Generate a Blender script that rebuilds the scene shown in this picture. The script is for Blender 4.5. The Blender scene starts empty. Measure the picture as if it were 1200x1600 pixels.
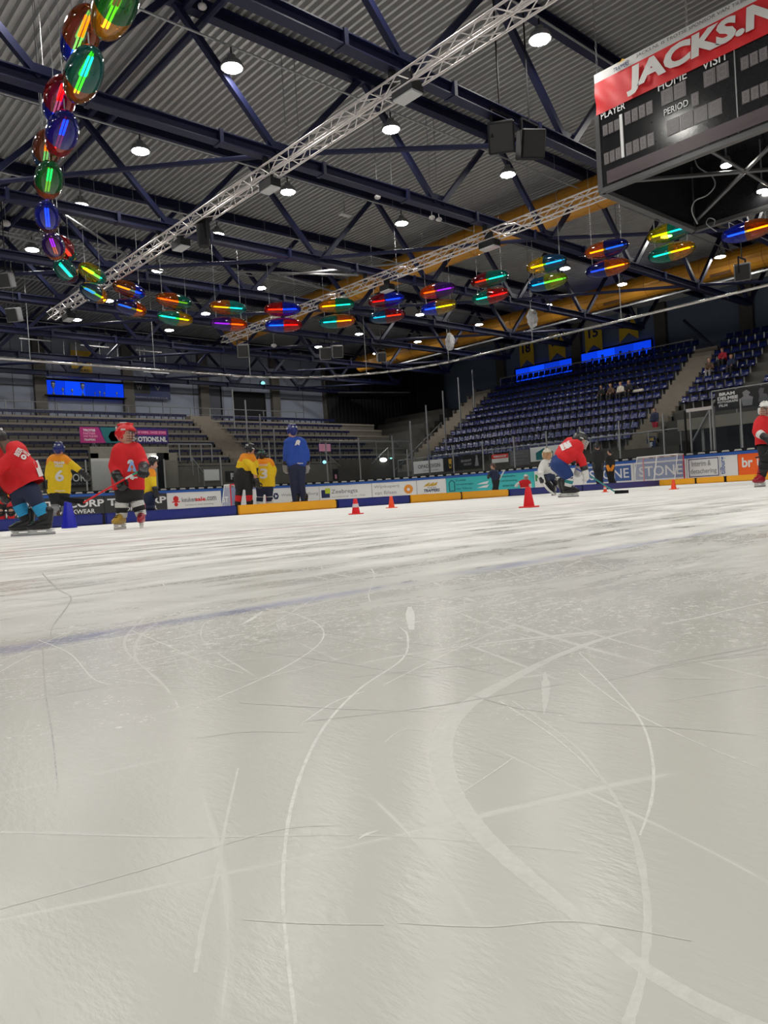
import bpy, bmesh, math, random
from mathutils import Vector, Matrix, noise
from mathutils.bvhtree import BVHTree
random.seed(7)
C = bpy.context.scene.collection
scene = bpy.context.scene
# ------------------------------------------------------------------ camera
F = 1166.4
H = 0.17                                   # lens height above the ice
vA = Vector((-1048, -43, -F)).normalized() # world +Y seen by the camera
vB = Vector((1294, 101, -F)).normalized()  # world +X seen by the camera
vB = (vB - vA * vB.dot(vA)).normalized()
vZ = vB.cross(vA).normalized()
ROT = Matrix((vB, vA, vZ))                 # camera vector -> world vector
cam = bpy.data.cameras.new('camera'); cam.sensor_fit = 'VERTICAL'; cam.sensor_height = 36
cam.lens = 36 * F / 1600; cam.clip_start = 0.01; cam.clip_end = 300
co = bpy.data.objects.new('camera', cam); C.objects.link(co)
co.matrix_world = Matrix.Translation((0, 0, H)) @ ROT.to_4x4()
scene.camera = co
# ------------------------------------------------------------------ world, exposure
w = bpy.data.worlds.new('world'); scene.world = w; w.use_nodes = True
w.node_tree.nodes['Background'].inputs[0].default_value = (.25, .3, .4, 1)
w.node_tree.nodes['Background'].inputs[1].default_value = 0.02
scene.view_settings.view_transform = 'Standard'; scene.view_settings.look = 'None'
scene.view_settings.exposure = 0.0; scene.view_settings.gamma = 1
scene.view_settings.use_curve_mapping = False
try:                                       # short light paths keep the render quick
    scene.cycles.max_bounces = 6; scene.cycles.diffuse_bounces = 3; scene.cycles.glossy_bounces = 2; scene.cycles.transmission_bounces = 2; scene.cycles.transparent_max_bounces = 8
    scene.cycles.use_light_tree = True; scene.cycles.caustics_reflective = False; scene.cycles.caustics_refractive = False
except Exception: pass
LAMP = 205.0                               # emission strength of the hall lamps
# ------------------------------------------------------------------ projection helpers (used to read positions)
def ray(px, py): return (ROT @ Vector((px - 600, 800 - py, -F)))
def W(px, py, X=None, Y=None, Z=None, d=None):
    r = ray(px, py)
    if X is not None: t = X / r.x
    elif Y is not None: t = Y / r.y
    elif Z is not None: t = (Z - H) / r.z
    else: t = d / F
    return Vector((0, 0, H)) + r * t
def horizon(px): return 843 - .0615 * (px + 448)
def G(px, d):                              # ground point in pixel column px at forward depth d
    p = W(px, horizon(px), d=d); p.z = 0; return p
# ------------------------------------------------------------------ materials
MATS = {}
def mat(name, col, rough=.6, metal=0., var=.12, scale=6., bump=0., emit=None, es=0., alpha=None, spec=.5):
    if name in MATS: return MATS[name]
    m = bpy.data.materials.new(name); m.use_nodes = True; nt = m.node_tree; N = nt.nodes; L = nt.links
    b = N['Principled BSDF']
    b.inputs['Roughness'].default_value = rough; b.inputs['Metallic'].default_value = metal
    b.inputs['Specular IOR Level'].default_value = spec
    tc = N.new('ShaderNodeTexCoord'); no = N.new('ShaderNodeTexNoise'); no.inputs['Scale'].default_value = scale
    no.inputs['Detail'].default_value = 3
    L.new(tc.outputs['Object'], no.inputs['Vector'])
    mx = N.new('ShaderNodeMix'); mx.data_type = 'RGBA'
    L.new(no.outputs['Fac'], mx.inputs[0])
    mx.inputs[6].default_value = (*[c * (1 - var) for c in col], 1); mx.inputs[7].default_value = (*[min(1, c * (1 + var)) for c in col], 1)
    L.new(mx.outputs[2], b.inputs['Base Color'])
    if bump:
        bp = N.new('ShaderNodeBump'); bp.inputs['Strength'].default_value = bump; bp.inputs['Distance'].default_value = .02
        L.new(no.outputs['Fac'], bp.inputs['Height']); L.new(bp.outputs[0], b.inputs['Normal'])
    if emit: b.inputs['Emission Color'].default_value = (*emit, 1); b.inputs['Emission Strength'].default_value = es
    if alpha is not None: b.inputs['Alpha'].default_value = alpha
    MATS[name] = m; return m
def emat(name, col, s):
    if name in MATS: return MATS[name]
    m = bpy.data.materials.new(name); m.use_nodes = True; nt = m.node_tree
    nt.nodes.remove(nt.nodes['Principled BSDF'])
    e = nt.nodes.new('ShaderNodeEmission'); e.inputs[0].default_value = (*col, 1); e.inputs[1].default_value = s
    nt.links.new(e.outputs[0], nt.nodes['Material Output'].inputs[0]); MATS[name] = m; return m
def shellmat(name, col):
    if name in MATS: return MATS[name]
    m = bpy.data.materials.new(name); m.use_nodes = True; nt = m.node_tree; N = nt.nodes; L = nt.links
    N.remove(N['Principled BSDF'])
    tr = N.new('ShaderNodeBsdfTransparent'); tr.inputs[0].default_value = (*[min(1, c * .78 + .02) for c in col], 1)
    tl = N.new('ShaderNodeBsdfTranslucent'); tl.inputs[0].default_value = (*col, 1)
    df = N.new('ShaderNodeBsdfDiffuse'); df.inputs[0].default_value = (*col, 1)
    gl = N.new('ShaderNodeBsdfGlossy'); gl.inputs['Roughness'].default_value = .08
    fr = N.new('ShaderNodeFresnel'); fr.inputs[0].default_value = 1.45
    m0 = N.new('ShaderNodeMixShader'); m0.inputs[0].default_value = .5
    L.new(tl.outputs[0], m0.inputs[1]); L.new(df.outputs[0], m0.inputs[2])
    m1 = N.new('ShaderNodeMixShader'); m1.inputs[0].default_value = .13
    L.new(tr.outputs[0], m1.inputs[1]); L.new(m0.outputs[0], m1.inputs[2])
    m2 = N.new('ShaderNodeMixShader'); L.new(fr.outputs[0], m2.inputs[0])
    L.new(m1.outputs[0], m2.inputs[1]); L.new(gl.outputs[0], m2.inputs[2])
    L.new(m2.outputs[0], N['Material Output'].inputs[0]); MATS[name] = m; return m
def glassmat(name, col, mixf=.08):
    if name in MATS: return MATS[name]
    m = bpy.data.materials.new(name); m.use_nodes = True; nt = m.node_tree; N = nt.nodes; L = nt.links
    N.remove(N['Principled BSDF'])
    tr = N.new('ShaderNodeBsdfTransparent'); tr.inputs[0].default_value = (*col, 1)
    gl = N.new('ShaderNodeBsdfGlossy'); gl.inputs['Roughness'].default_value = .05
    m1 = N.new('ShaderNodeMixShader'); m1.inputs[0].default_value = mixf
    L.new(tr.outputs[0], m1.inputs[1]); L.new(gl.outputs[0], m1.inputs[2])
    L.new(m1.outputs[0], N['Material Output'].inputs[0]); MATS[name] = m; return m
def netmat():
    m = bpy.data.materials.new('goal_netting'); m.use_nodes = True; nt = m.node_tree; N = nt.nodes; L = nt.links
    N.remove(N['Principled BSDF'])
    tr = N.new('ShaderNodeBsdfTransparent'); df = N.new('ShaderNodeBsdfDiffuse'); df.inputs[0].default_value = (.8, .8, .82, 1)
    m1 = N.new('ShaderNodeMixShader'); m1.inputs[0].default_value = .28
    L.new(tr.outputs[0], m1.inputs[1]); L.new(df.outputs[0], m1.inputs[2]); L.new(m1.outputs[0], N['Material Output'].inputs[0])
    return m
MNET = netmat()
STEEL = mat('painted_navy_steel', (.008, .010, .036), .5, 0, .2, 3, 0, None, 0, None, .25)
ALU = mat('aluminium', (.62, .58, .57), .35, .6, .1, 8)
GREYM = mat('grey_metal', (.30, .31, .32), .4, .5, .1, 8)
DARK = mat('black_plastic', (.010, .010, .012), .6, 0, .2, 6, 0, None, 0, None, .2)
CONC = mat('concrete', (.14, .128, .108), .85, 0, .25, 2.5, .2)
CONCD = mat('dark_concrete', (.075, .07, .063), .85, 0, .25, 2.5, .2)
WHITE = mat('white_board_plastic', (.80, .80, .80), .35, 0, .04, 2)
WALLM = mat('blue_grey_wall_panel', (.26, .29, .37), .7, 0, .1, .5)
WALLR = mat('dark_blue_wall_panel', (.15, .20, .29), .7, 0, .15, .5)
COLM = mat('brown_grey_column', (.11, .10, .09), .8, 0, .15, 2)
# ------------------------------------------------------------------ mesh helpers
def tag(o, label=None, cat=None, group=None, kind=None):
    if label: o['label'] = label
    if cat: o['category'] = cat
    if group: o['group'] = group
    if kind: o['kind'] = kind
    return o
def empty(name, loc=(0, 0, 0), rz=0):
    o = bpy.data.objects.new(name, None); C.objects.link(o); o.location = loc; o.rotation_euler.z = rz
    o.empty_display_size = .2; return o
def link(name, me, m, parent=None):
    o = bpy.data.objects.new(name, me); C.objects.link(o)
    if m is not None: me.materials.clear(); me.materials.append(m)
    if parent is not None:
        o.parent = parent
    return o
def finish(bm, name, m, parent=None, smooth=False, world=True):
    me = bpy.data.meshes.new(name); bmesh.ops.recalc_face_normals(bm, faces=bm.faces)
    bm.to_mesh(me); bm.free()
    if smooth:
        for p in me.polygons: p.use_smooth = True
    o = link(name, me, m, parent)
    if parent is not None and world:
        o.matrix_parent_inverse = worldmat(parent).inverted()
    return o
def worldmat(o):
    m = Matrix.Translation(o.location) @ o.rotation_euler.to_matrix().to_4x4() @ Matrix.Diagonal((*o.scale, 1))
    if o.parent: return worldmat(o.parent) @ o.matrix_parent_inverse @ m
    return m
def box(bm, c, s, rot=None):
    r = bmesh.ops.create_cube(bm, size=1)
    M = Matrix.Translation(c) @ (rot.to_4x4() if rot else Matrix()) @ Matrix.Diagonal((*s, 1))
    bmesh.ops.transform(bm, matrix=M, verts=r['verts']); return r['verts']
def box2(bm, a, b):
    a, b = Vector(a), Vector(b); return box(bm, (a + b) / 2, [abs(x) for x in (b - a)])
def frame(z, up=None):
    z = Vector(z).normalized(); up = Vector(up) if up else (Vector((0, 0, 1)) if abs(z.z) < .95 else Vector((1, 0, 0)))
    x = up.cross(z).normalized(); y = z.cross(x); return Matrix((x, y, z)).transposed()
def tube(bm, a, b, r, n=6, r2=None):
    a, b = Vector(a), Vector(b); d = b - a
    if d.length < 1e-6: return
    r2 = r if r2 is None else r2
    M = Matrix.Translation((a + b) / 2) @ frame(d).to_4x4()
    bmesh.ops.create_cone(bm, cap_ends=True, segments=n, radius1=r, radius2=r2, depth=d.length, matrix=M)
def bar(bm, a, b, wd, h=None, up=None):
    a, b = Vector(a), Vector(b); h = h or wd
    box(bm, (a + b) / 2, (wd, h, (b - a).length), frame(b - a, up))
def poly_tube(bm, pts, r, n=6):
    for a, b in zip(pts, pts[1:]): tube(bm, a, b, r, n)
def sphere(bm, c, r, sc=(1, 1, 1), rot=None, sub=2):
    M = Matrix.Translation(c) @ (rot.to_4x4() if rot else Matrix()) @ Matrix.Diagonal((r * sc[0], r * sc[1], r * sc[2], 1))
    bmesh.ops.create_icosphere(bm, subdivisions=sub, radius=1, matrix=M)
def lathe(bm, prof, n=16, M=None):
    M = M or Matrix(); rings = []
    for r, z in prof:
        rings.append([bm.verts.new(M @ Vector((r * math.cos(2 * math.pi * i / n), r * math.sin(2 * math.pi * i / n), z))) for i in range(n)])
    for a, b in zip(rings, rings[1:]):
        for i in range(n):
            j = (i + 1) % n
            bm.faces.new((a[i], a[j], b[j], b[i]))
    bm.faces.new(rings[0]); bm.faces.new(rings[-1])
def capsule(bm, a, ra, b, rb, n=12):
    a, b = Vector(a), Vector(b); d = (b - a); L = max(d.length, 1e-4)
    M = Matrix.Translation(a) @ frame(d if d.length > 1e-4 else (0, 0, 1)).to_4x4()
    prof = [(ra * math.sin(t), -ra * math.cos(t)) for t in (.25, .7, 1.15, 1.57)] + [(rb * math.cos(t), L + rb * math.sin(t)) for t in (0, .45, .9, 1.35)]
    lathe(bm, prof, n, M)
def new(): return bmesh.new()
def one(name, m, fn, parent=None, smooth=False):
    bm = new(); fn(bm); return finish(bm, name, m, parent, smooth)
def remeshed(bm, name, m, parent, vox, smooth=4):
    me = bpy.data.meshes.new(name); bm.to_mesh(me); bm.free()
    o = bpy.data.objects.new(name, me); C.objects.link(o)
    r = o.modifiers.new('r', 'REMESH'); r.mode = 'VOXEL'; r.voxel_size = vox; r.use_smooth_shade = True
    s = o.modifiers.new('s', 'SMOOTH'); s.iterations = smooth; s.factor = .5
    dg = bpy.context.evaluated_depsgraph_get()
    me2 = bpy.data.meshes.new_from_object(o.evaluated_get(dg)); me2.name = name
    bpy.data.objects.remove(o); bpy.data.meshes.remove(me)
    for p in me2.polygons: p.use_smooth = True
    o = link(name, me2, m, parent)
    if parent is not None: o.matrix_parent_inverse = worldmat(parent).inverted()
    return o
TXT = {}
def text_mesh(s, size=1, bold=.0, align='CENTER'):
    cu = bpy.data.curves.new('lettering', 'FONT'); cu.body = s; cu.size = size; cu.offset = bold; cu.align_x = align; cu.align_y = 'CENTER'
    cu.resolution_u = 3
    o = bpy.data.objects.new('lettering', cu); C.objects.link(o)
    dg = bpy.context.evaluated_depsgraph_get(); me = bpy.data.meshes.new_from_object(o.evaluated_get(dg))
    bpy.data.objects.remove(o); bpy.data.curves.remove(cu); return me
def text_on(s, origin, xdir, ydir, height, width=None, m=None, parent=None, bold=.02, name='lettering', align='CENTER', shear=0, mapf=None):
    me = text_mesh(s, 1, bold, align)
    if not me.vertices: return None
    xs = [v.co.x for v in me.vertices]; ys = [v.co.y for v in me.vertices]
    w0 = max(xs) - min(xs); h0 = max(ys) - min(ys); cx = (max(xs) + min(xs)) / 2; cy = (max(ys) + min(ys)) / 2
    sy = height / h0; sx = (width / w0) if width else sy
    for v in me.vertices:
        u = (v.co.x - cx) * sx; t = (v.co.y - cy) * sy; u += shear * t
        v.co = mapf(u, t) if mapf else Vector(origin) + Vector(xdir) * u + Vector(ydir) * t
    o = link(name, me, m, parent)
    if parent is not None: o.matrix_parent_inverse = worldmat(parent).inverted()
    return o
def quad(bm, pts):
    return bm.faces.new([bm.verts.new(p) for p in pts])
ORD = ['first', 'second', 'third', 'fourth', 'fifth', 'sixth', 'seventh', 'eighth', 'ninth', 'tenth', 'eleventh', 'twelfth'] 
def nth(i):
    if i < 12: return ORD[i]
    k = i + 1; return '%d%s' % (k, 'th' if 10 <= k % 100 <= 20 else {1: 'st', 2: 'nd', 3: 'rd'}.get(k % 10, 'th'))

# ================================================================== SETTING
XB, YB, RC = 32.0, 35.0, 8.5               # inner faces of the boards, corner radius
XW, YW = 48.5, 48.5                        # outer walls of the hall
ROOF = 12.2
def ice_material():
    m = bpy.data.materials.new('ice'); m.use_nodes = True; nt = m.node_tree; N = nt.nodes; L = nt.links
    b = N['Principled BSDF']; tc = N.new('ShaderNodeTexCoord'); OB = tc.outputs['Object']
    sx = N.new('ShaderNodeSeparateXYZ'); L.new(OB, sx.inputs[0])
    def math_(op, a, bb=None, cl=False):
        n = N.new('ShaderNodeMath'); n.operation = op; n.use_clamp = cl
        for i, v in enumerate((a, bb)):
            if v is None: continue
            if isinstance(v, (int, float)): n.inputs[i].default_value = v
            else: L.new(v, n.inputs[i])
        return n.outputs[0]
    def nz(scale, det=4, rough=.6, sc=(1, 1, 1), rz=0):
        mp = N.new('ShaderNodeMapping'); mp.inputs['Scale'].default_value = sc; mp.inputs['Rotation'].default_value = (0, 0, rz)
        L.new(OB, mp.inputs[0]); n = N.new('ShaderNodeTexNoise'); n.inputs['Scale'].default_value = scale
        n.inputs['Detail'].default_value = det; n.inputs['Roughness'].default_value = rough; L.new(mp.outputs[0], n.inputs['Vector']); return n.outputs['Fac']
    def ramp(v, a, bb):
        n = N.new('ShaderNodeMapRange'); n.inputs[1].default_value = a; n.inputs[2].default_value = bb; L.new(v, n.inputs[0]); return n.outputs[0]
    # snow shavings: crumbs plus drifts that lie mostly beyond the blue line
    dist = N.new('ShaderNodeVectorMath'); dist.operation = 'LENGTH'; L.new(OB, dist.inputs[0]); D = dist.outputs['Value']
    far = ramp(D, .8, 3.0); mid = ramp(D, .45, 1.3)
    crumbs = ramp(nz(170, 3, .75), .575, .64)
    crumbs2 = ramp(nz(60, 4, .85), .55, .63)
    clump = ramp(nz(2.6, 3, .65), .42, .58)
    drift = ramp(nz(2.0, 5, .72, (1, 2.6, 1), .5), .42, .58)
    sweep = ramp(nz(2.6, 5, .70, (.22, 1.8, 1), -.35), .45, .58)
    cr = math_('MULTIPLY', math_('MAXIMUM', crumbs, math_('MULTIPLY', crumbs2, .85)), math_('MULTIPLY', mid, math_('ADD', math_('MULTIPLY', clump, .8), .2)))
    base_s = math_('MULTIPLY', math_('ADD', math_('MULTIPLY', drift, .55), math_('MULTIPLY', sweep, .55)), far, True)
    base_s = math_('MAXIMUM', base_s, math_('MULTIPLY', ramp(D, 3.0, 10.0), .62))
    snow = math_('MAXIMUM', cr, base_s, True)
    # fine hairline scratches
    def hair(sc, rz, wd, thr):
        mp = N.new('ShaderNodeMapping'); mp.inputs['Rotation'].default_value = (0, 0, rz); L.new(OB, mp.inputs[0])
        wn = N.new('ShaderNodeTexNoise'); wn.inputs['Scale'].default_value = .8; wn.inputs['Detail'].default_value = 1; L.new(mp.outputs[0], wn.inputs['Vector'])
        ad = N.new('ShaderNodeVectorMath'); ad.operation = 'MULTIPLY_ADD'; L.new(wn.outputs['Color'], ad.inputs[0]); ad.inputs[1].default_value = (.8, .8, 0); L.new(mp.outputs[0], ad.inputs[2])
        m2 = N.new('ShaderNodeMapping'); m2.inputs['Scale'].default_value = (1, .06, 1); L.new(ad.outputs[0], m2.inputs[0])
        v = N.new('ShaderNodeTexVoronoi'); v.feature = 'DISTANCE_TO_EDGE'; v.inputs['Scale'].default_value = sc; L.new(m2.outputs[0], v.inputs['Vector'])
        n = N.new('ShaderNodeMapRange'); n.inputs[1].default_value = wd; n.inputs[2].default_value = 0; L.new(v.outputs['Distance'], n.inputs[0]); return n.outputs[0]
    h1 = hair(6, .5, .012, 0); h2 = hair(5, 1.9, .012, 0)
    brk = ramp(nz(3.2, 3), .45, .6)
    hh = math_('MAXIMUM', h1, h2); hh = math_('MULTIPLY', hh, math_('MULTIPLY', brk, .30))
    white = math_('MAXIMUM', snow, hh, True)
    mxc = N.new('ShaderNodeMix'); mxc.data_type = 'RGBA'; L.new(white, mxc.inputs[0])
    bare = N.new('ShaderNodeMix'); bare.data_type = 'RGBA'; L.new(nz(2.2, 2, .6), bare.inputs[0])
    bare.inputs[6].default_value = (.545, .545, .51, 1); bare.inputs[7].default_value = (.62, .62, .585, 1)
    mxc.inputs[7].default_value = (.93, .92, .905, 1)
    # painted lines under the ice
    def strip(src, cpos, half, edge):
        a = math_('ABSOLUTE', math_('SUBTRACT', src, cpos)); n = N.new('ShaderNodeMapRange'); n.inputs[1].default_value = half + edge; n.inputs[2].default_value = half; L.new(a, n.inputs[0]); return n.outputs[0]
    warp = math_('MULTIPLY', math_('SUBTRACT', nz(14, 4, .7), .5), .035)
    ysrc = math_('ADD', sx.outputs[1], warp)
    blue = math_('MULTIPLY', strip(ysrc, LINE_BLUE, .004, .045), ramp(nz(5, 3, .75, (.6, 1, 1)), .38, .62))
    red = math_('MULTIPLY', strip(ysrc, LINE_RED, .02, .05), .55)
    c1 = N.new('ShaderNodeMix'); c1.data_type = 'RGBA'; L.new(math_('MULTIPLY', blue, .8), c1.inputs[0]); L.new(bare.outputs[2], c1.inputs[6]); c1.inputs[7].default_value = (.16, .18, .34, 1)
    c2 = N.new('ShaderNodeMix'); c2.data_type = 'RGBA'; L.new(red, c2.inputs[0]); L.new(c1.outputs[2], c2.inputs[6]); c2.inputs[7].default_value = (.50, .25, .25, 1)
    L.new(c2.outputs[2], mxc.inputs[6])
    c3 = N.new('ShaderNodeMix'); c3.data_type = 'RGBA'; L.new(math_('MULTIPLY', red, .8), c3.inputs[0]); L.new(mxc.outputs[2], c3.inputs[6]); c3.inputs[7].default_value = (.60, .36, .36, 1)
    c4 = N.new('ShaderNodeMix'); c4.data_type = 'RGBA'; L.new(math_('MULTIPLY', blue, .30), c4.inputs[0]); L.new(c3.outputs[2], c4.inputs[6]); c4.inputs[7].default_value = (.2, .22, .4, 1)
    L.new(c4.outputs[2], b.inputs['Base Color'])
    rr = N.new('ShaderNodeMapRange'); rr.inputs[3].default_value = .21; rr.inputs[4].default_value = .75; L.new(white, rr.inputs[0]); L.new(rr.outputs[0], b.inputs['Roughness'])
    b.inputs['IOR'].default_value = 1.31
    bp = N.new('ShaderNodeBump'); bp.inputs['Strength'].default_value = .5; bp.inputs['Distance'].default_value = .0006
    hgt = math_('ADD', math_('ADD', nz(260, 3, .6, (1, .35, 1), .7), math_('MULTIPLY', nz(60, 3, .6, (1, .3, 1), -.5), 1.2)), math_('MULTIPLY', white, 1.5))
    L.new(hgt, bp.inputs['Height']); L.new(bp.outputs[0], b.inputs['Normal'])
    return m
LINE_BLUE = (W(90, 1000, Z=0).y + W(800, 885, Z=0).y) / 2
LINE_RED = (W(37, 860, Z=0).y + W(600, 812, Z=0).y) / 2
ICE = ice_material()
bm = new()
pts = [(-8, -30), (XB, -30)] + [(XB - RC + RC * math.cos(t), YB - RC + RC * math.sin(t)) for t in [math.pi / 2 * i / 16 for i in range(17)]] + [(-8, YB)]
bm.faces.new([bm.verts.new((x, y, 0)) for x, y in pts])
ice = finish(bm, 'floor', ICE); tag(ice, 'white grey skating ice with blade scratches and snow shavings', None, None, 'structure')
bm = new(); quad(bm, [(-14, -34, -.03), (XW, -34, -.03), (XW, YW, -.03), (-14, YW, -.03)])
tag(finish(bm, 'floor_concrete', CONCD), 'dark concrete walkway around the ice', None, None, 'structure')

# scratches: long skate marks, each a thin ridge of scraped ice
SCR = mat('scraped_ice', (.76, .76, .735), .5, 0, .08, 40)
SCRF = mat('faint_scraped_ice', (.675, .675, .645), .35, 0, .08, 40)
SCRD = mat('dark_ice_crack', (.30, .31, .33), .3, 0, .1, 40)
def broken(m, lo, hi):
    nt = m.node_tree; n = nt.nodes.new('ShaderNodeTexNoise'); n.inputs['Scale'].default_value = 190; n.inputs['Detail'].default_value = 5; n.inputs['Roughness'].default_value = .75
    tc = nt.nodes.new('ShaderNodeTexCoord'); nt.links.new(tc.outputs['Object'], n.inputs['Vector'])
    mr = nt.nodes.new('ShaderNodeMapRange'); mr.inputs[1].default_value = lo; mr.inputs[2].default_value = hi; nt.links.new(n.outputs['Fac'], mr.inputs[0])
    old = nt.nodes['Mix']; mx = nt.nodes.new('ShaderNodeMix'); mx.data_type = 'RGBA'; nt.links.new(mr.outputs[0], mx.inputs[0]); mx.inputs[6].default_value = (.585, .585, .55, 1); nt.links.new(old.outputs[2], mx.inputs[7])
    nt.links.new(mx.outputs[2], nt.nodes['Principled BSDF'].inputs['Base Color'])
broken(SCR, .34, .56); broken(SCRF, .36, .66); broken(SCRD, .4, .6)
def catmull(P, n=8):
    out = []
    for i in range(len(P) - 1):
        p0, p1, p2, p3 = P[max(i - 1, 0)], P[i], P[i + 1], P[min(i + 2, len(P) - 1)]
        for k in range(n):
            t = k / n
            out.append(tuple(.5 * (2 * b + (c - a) * t + (2 * a - 5 * b + 4 * c - d) * t * t + (3 * b - a - 3 * c + d) * t ** 3) for a, b, c, d in zip(p0, p1, p2, p3)))
    out.append(tuple(P[-1])); return out
SCN = [0]
def scratch(P, m=SCR, z=None, jit=.35, name='skate_mark'):
    # P: (px, py, width px) on the ice
    SCN[0] += 1; z = .00003 + .000003 * SCN[0]
    Q = catmull(P, 16); wpts = []
    for px, py, wd in Q:
        c = W(px, py, Z=0); d = ROT.transposed() @ (c - Vector((0, 0, H))); ww = wd * (-d.z) / F
        wpts.append((c, ww))
    bm = new(); prev = None
    for i, (c, ww) in enumerate(wpts):
        a = wpts[max(i - 1, 0)][0]; b = wpts[min(i + 1, len(wpts) - 1)][0]
        t = (b - a).normalized(); n = Vector((-t.y, t.x, 0)); 
        # width seen from the camera foreshortened along the view: keep a true width on the ice
        v = Vector((c.x, c.y, 0)).normalized(); k = abs(n.dot(Vector((-v.y, v.x, 0)))); fs = max(k, .25)
        hw = ww / 2 * (1 + (jit if P[0][2] < 5 else .10) * noise.noise(Vector((i * .45, SCN[0] * 3.1, 0))))
        L_, R_ = bm.verts.new((c.x + n.x * hw, c.y + n.y * hw, z)), bm.verts.new((c.x - n.x * hw, c.y - n.y * hw, z))
        T_ = bm.verts.new((c.x, c.y, z))
        if prev:
            bm.faces.new((prev[0], prev[2], T_, L_)); bm.faces.new((prev[2], prev[1], R_, T_))
        prev = (L_, R_, T_)
    bm.normal_update()
    for f in bm.faces:
        if f.normal.z < 0: f.normal_flip()
    me = bpy.data.meshes.new(name); bm.to_mesh(me); bm.free(); return link(name, me, m, ice)
marks = [
 ([(1000, 982, 6), (930, 1002, 12), (860, 1030, 16), (790, 1066, 22), (722, 1108, 30), (690, 1160, 36), (702, 1230, 36), (742, 1290, 34), (800, 1348, 32), (870, 1405, 26)], SCRF),
 ([(870, 1405, 26), (940, 1462, 26), (1010, 1515, 30), (1100, 1568, 34), (1200, 1612, 38)], SCRF),
 ([(851, 1050, 3), (853, 1072, 13), (852, 1095, 9), (850, 1115, 2)], SCRF),
 ([(640, 948, 6), (641, 962, 14), (643, 984, 8)], SCR),
 ([(800, 1095, 2), (850, 1128, 3), (905, 1172, 4), (950, 1230, 6), (985, 1290, 9), (1004, 1360, 12), (1012, 1440, 13), (1002, 1530, 15), (980, 1602, 18)], SCRF),
 ([(625, 980, 2), (637, 995, 3), (628, 1030, 3), (560, 1078, 4), (505, 1138, 5), (468, 1215, 6), (448, 1300, 6), (442, 1400, 6), (450, 1500, 6), (462, 1600, 7)], SCR),
 ([(905, 1020, 2), (960, 1075, 2.5), (1003, 1130, 3.5), (1020, 1190, 4.5), (1018, 1250, 5), (1000, 1305, 3)], SCR),
 ([(0, 1062, 2.5), (160, 1050, 2.5), (330, 1035, 2), (520, 1018, 2), (700, 998, 1.5), (860, 985, 1.5)], SCR),
 ([(560, 950, 3), (700, 934, 4), (830, 916, 4), (960, 902, 3.5), (1100, 888, 3), (1200, 872, 3)], SCR),
 ([(470, 1132, 2), (520, 1098, 3), (570, 1080, 2)], SCR),
 ([(415, 952, 2.5), (462, 960, 2.5), (500, 978, 2.5), (503, 1000, 2.5), (470, 1028, 2.5), (410, 1060, 2.5), (340, 1090, 2)], SCR),
 ([(372, 978, 2), (392, 968, 7), (410, 955, 3)], SCR),
 ([(0, 1300, 8), (120, 1303, 8), (300, 1308, 5), (600, 1306, 4), (900, 1330, 3)], SCRF),
 ([(372, 1200, 3), (352, 1290, 5), (338, 1370, 7), (318, 1440, 9), (305, 1520, 8)], SCRF),
 ([(1040, 975, 5), (1090, 965, 5), (1140, 953, 4), (1200, 940, 4)], SCR),
 ([(600, 1070, 2), (690, 1025, 2.5), (780, 985, 2), (860, 950, 2)], SCR),
 ([(630, 945, 2.5), (700, 952, 2.5), (760, 975, 2.5), (860, 1004, 2), (960, 1035, 2)], SCR),
 ([(905, 1052, 2), (985, 1110, 2.5), (1100, 1165, 2.5), (1200, 1205, 2.5)], SCR),
 ([(780, 1095, 2), (850, 1140, 3), (900, 1180, 3), (935, 1215, 2)], SCR),
 ([(1000, 1050, 1.5), (1080, 1030, 2.5), (1200, 1008, 2)], SCRD),
 ([(66, 896, 1.5), (90, 920, 2), (111, 934, 2), (100, 955, 2.5), (82, 980, 2), (78, 1002, 1.5)], SCRD),
 ([(66, 1010, 2), (72, 1090, 2), (82, 1150, 2), (90, 1230, 1.5)], SCRD),
 ([(0, 1050, 2), (60, 1020, 2), (170, 1000, 1.5), (300, 985, 1.5)], SCR),
 ([(60, 1000, 2), (110, 1022, 2), (145, 1060, 2), (175, 1070, 1.5)], SCR),
 ([(205, 985, 2.5), (260, 1008, 2.5), (320, 1035, 2), (380, 1052, 2)], SCR),
 ([(0, 1085, 2), (150, 1060, 2), (300, 1075, 2), (450, 1050, 2), (560, 1020, 1.5)], SCR),
 ([(600, 1160, 2), (650, 1140, 2), (790, 1185, 2)], SCRF),
 ([(720, 1240, 2), (780, 1200, 3), (800, 1185, 2)], SCR),
 ([(560, 1312, 2), (572, 1304, 7), (590, 1298, 3)], SCR),
 ([(0, 1420, 5), (220, 1360, 4), (420, 1300, 3), (520, 1290, 2)], SCRF),
 ([(620, 1442, 3), (760, 1448, 4), (900, 1440, 4), (1080, 1470, 3)], SCRF),
 ([(250, 905, 2.5), (262, 918, 2.5), (300, 924, 2)], SCR),
 ([(600, 1445, 3), (480, 1443, 4), (380, 1437, 3)], SCRF),
 ([(600, 885, 2.5), (500, 898, 2.5), (440, 912, 2), (360, 925, 2)], SCR),
 ([(560, 880, 2), (581, 890, 2.5), (584, 905, 2.5), (576, 928, 2), (580, 945, 2)], SCR),
]
for P, m in marks: scratch(P, m)
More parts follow.
